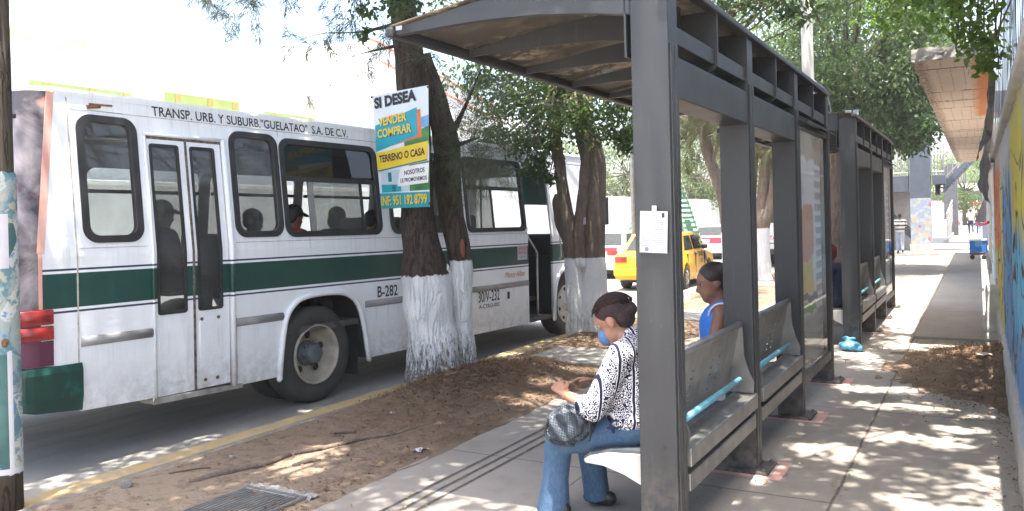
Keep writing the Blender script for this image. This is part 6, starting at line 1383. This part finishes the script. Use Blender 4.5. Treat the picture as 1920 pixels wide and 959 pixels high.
# ================================================================ across the road
M['blown']=pm('white_render',(.82,.82,.80),(.76,.76,.74),2,.8); M['palegreen']=pm('pale_green_panel',(.42,.54,.17),(.52,.58,.22),3,.5); M['redroof']=pm('faded_red_trim',(.62,.26,.20),(.56,.22,.17),5,.7); M['yellowtrim']=pm('pale_yellow_trim',(.58,.50,.16),(.5,.44,.13),3,.6)
t=thing('boundary_wall','long white boundary wall on the far side of the road','wall',(-16.3,20,-.13)); obj('wall_face',bx(-.2,0,-24,60,0,2.75),M['blown'],t); bm=B(); box(bm,-.24,.05,-24,60,2.75,2.86,.01); obj('coping',bm,M['blown'],t)
t=thing('white_building','white building with pale green window bands behind the bus','building',(-17.2,14,-.13))
obj('wall',bx(-8,0,-12,8.5,0,5.35),M['blown'],t)
for i,(y0,y1,z0,z1) in enumerate(((-3.9,-1.5,4.05,4.95),(-.6,1.7,4.15,5.1),(2.6,4.6,4.2,4.95),(-11,-7,4.05,5.0),(-6.5,-4.5,4.05,5.0))):
    w=obj('window_band',bx(.0,.03,y0,y1,z0,z1),M['palegreen'],t)
    for f_ in (.12,.55,.9): obj('mullion',bx(.03,.05,y0+(y1-y0)*f_,y0+(y1-y0)*f_+.16,z0,z1),M['yellowtrim'],w)
bm=B(); prism(bm,[(-12.5,5.35),(9,5.35),(9,5.5),(-12.5,5.6)],-8.4,.5,'yz'); obj('roof_slab',bm,M['blown'],t)
bm=B(); prism(bm,[(-9,5.6),(2.5,5.55),(-1.2,6.9),(-5,6.6)],-7.5,-1.5,'yz'); obj('upper_storey',bm,M['blown'],t)
o_=obj('upper_window_band',bx(-1.5,-1.46,-7.5,-1.6,5.75,6.35),M['palegreen'],t)
t=thing('white_shed','white roofed shed with faded red eave lines behind the tree','shed',(-18,24,-.13))
obj('wall',bx(-7,0,-1.5,10,0,5.6),M['blown'],t)
for k,(y0,z0,y1,z1) in enumerate(((-2.2,8.0,6,6.6),(-1.6,7.3,6.2,6.0))):
    bm=B(); box(bm,.2,.32,-.1,.1,0,.14); 
    bm.free(); bm=B(); p0,p1=Vector((.4,y0,z0)),Vector((.4,y1,z1)); tube(bm,[p0,p1],.045,4); obj('red_eave_line',bm,M['redroof'],t)
bm=B(); prism(bm,[(-2.5,5.6),(10,5.6),(10,6.0),(6,6.6),(-2.2,8.0)],-7,.36,'yz'); obj('roof',bm,M['blown'],t)
# green slatted pyramid
M['greenslat']=pm('green_painted_slats',(.05,.30,.14),(.04,.24,.11),6,.5)
t=thing('slatted_pyramid','tall green slatted pyramid frame standing across the road behind the front post','frame',(-9.0,26,-.13))
hgt=3.3; n=20
for sx in (-1,1):
    for sy in (-1,1):
        bm=B(); tube(bm,[(sx*1.28,sy*.9,0),(sx*.42,sy*.3,hgt)],.035,6); obj('corner_post',bm,M['palewood'] if 'palewood' in M else pm('pale_wood',(.5,.42,.3),None,6,.8),t)
for k in range(n):
    z=.1+k*hgt/n*.97; f_=1-.67*z/hgt; bm=B(); x=1.30*f_; y=.93*f_
    for sx in (-1,1): box(bm,sx*x-.012,sx*x+.012,-y,y,z,z+.085)
    for a,b_ in ((-x,-x*.62),(x*.62,x)):
        for sy in (-1,1): box(bm,a,b_,sy*y-.012,sy*y+.012,z,z+.085)
    obj('slat',bm,M['greenslat'],t)
t=thing('street_sign','small white and blue sign on a post across the road','sign',(-12.6,38,-.13)); bm=B(); tube(bm,[(0,0,0),(0,0,2.6)],.05,8); obj('post',bm,M['steel'],t); obj('panel',bx(-.5,.5,-.06,-.04,1.6,2.6,.01),M['paper'],t); obj('emblem',bx(-.25,.25,-.068,-.06,1.95,2.35),M['bblue'],t)
t=thing('concrete_post','grey post with a small box across the road','post',(-11.9,36,-.13)); bm=B(); box(bm,-.12,.12,-.1,.1,0,1.9,.02); obj('shaft',bm,M['plaster'],t); obj('box',bx(-.45,.0,-.14,-.1,1.45,1.85,.01),M['plaster'],t)
t=thing('antenna_mast','thin pale lattice mast rising among the far trees','mast',(-17.0,52,0)); bm=B()
for dx in (-.25,.25):
    for dy in (-.2,.2): tube(bm,[(dx,dy,0),(dx,dy,11)],.04,5)
for k in range(16): z=.4+k*.65; tube(bm,[(-.25,-.2,z),(.25,-.2,z+.6)],.025,4)
obj('lattice',bm,M['bridgerail'],t)
t=thing('far_building','pale far building closing the end of the street','building',(-4,125,-.13)); obj('wall',bx(-7,22,0,10,0,5.2),M['blown'],t); obj('window_band',bx(-6,20,-.05,.0,3.0,4.2),M['carglass2'],t); obj('shop_awning',bx(-5,12,-1.4,0,2.3,2.6),M['carred'],t)

# ================================================================ thin air volume added to imitate a lens flare veil
hz=Mat('flare_veil_air'); hz.n.remove(hz.p); vol=hz.n.new('ShaderNodeVolumePrincipled'); vol.inputs['Color'].default_value=(.95,.97,1,1); vol.inputs['Density'].default_value=.0008; vol.inputs['Anisotropy'].default_value=.2
hz.t.links.new(vol.outputs[0],hz.out.inputs['Volume'])
tag(obj('flare_veil',bx(-62,45,-25,170,-1.2,14),hz.m),kind='stuff')
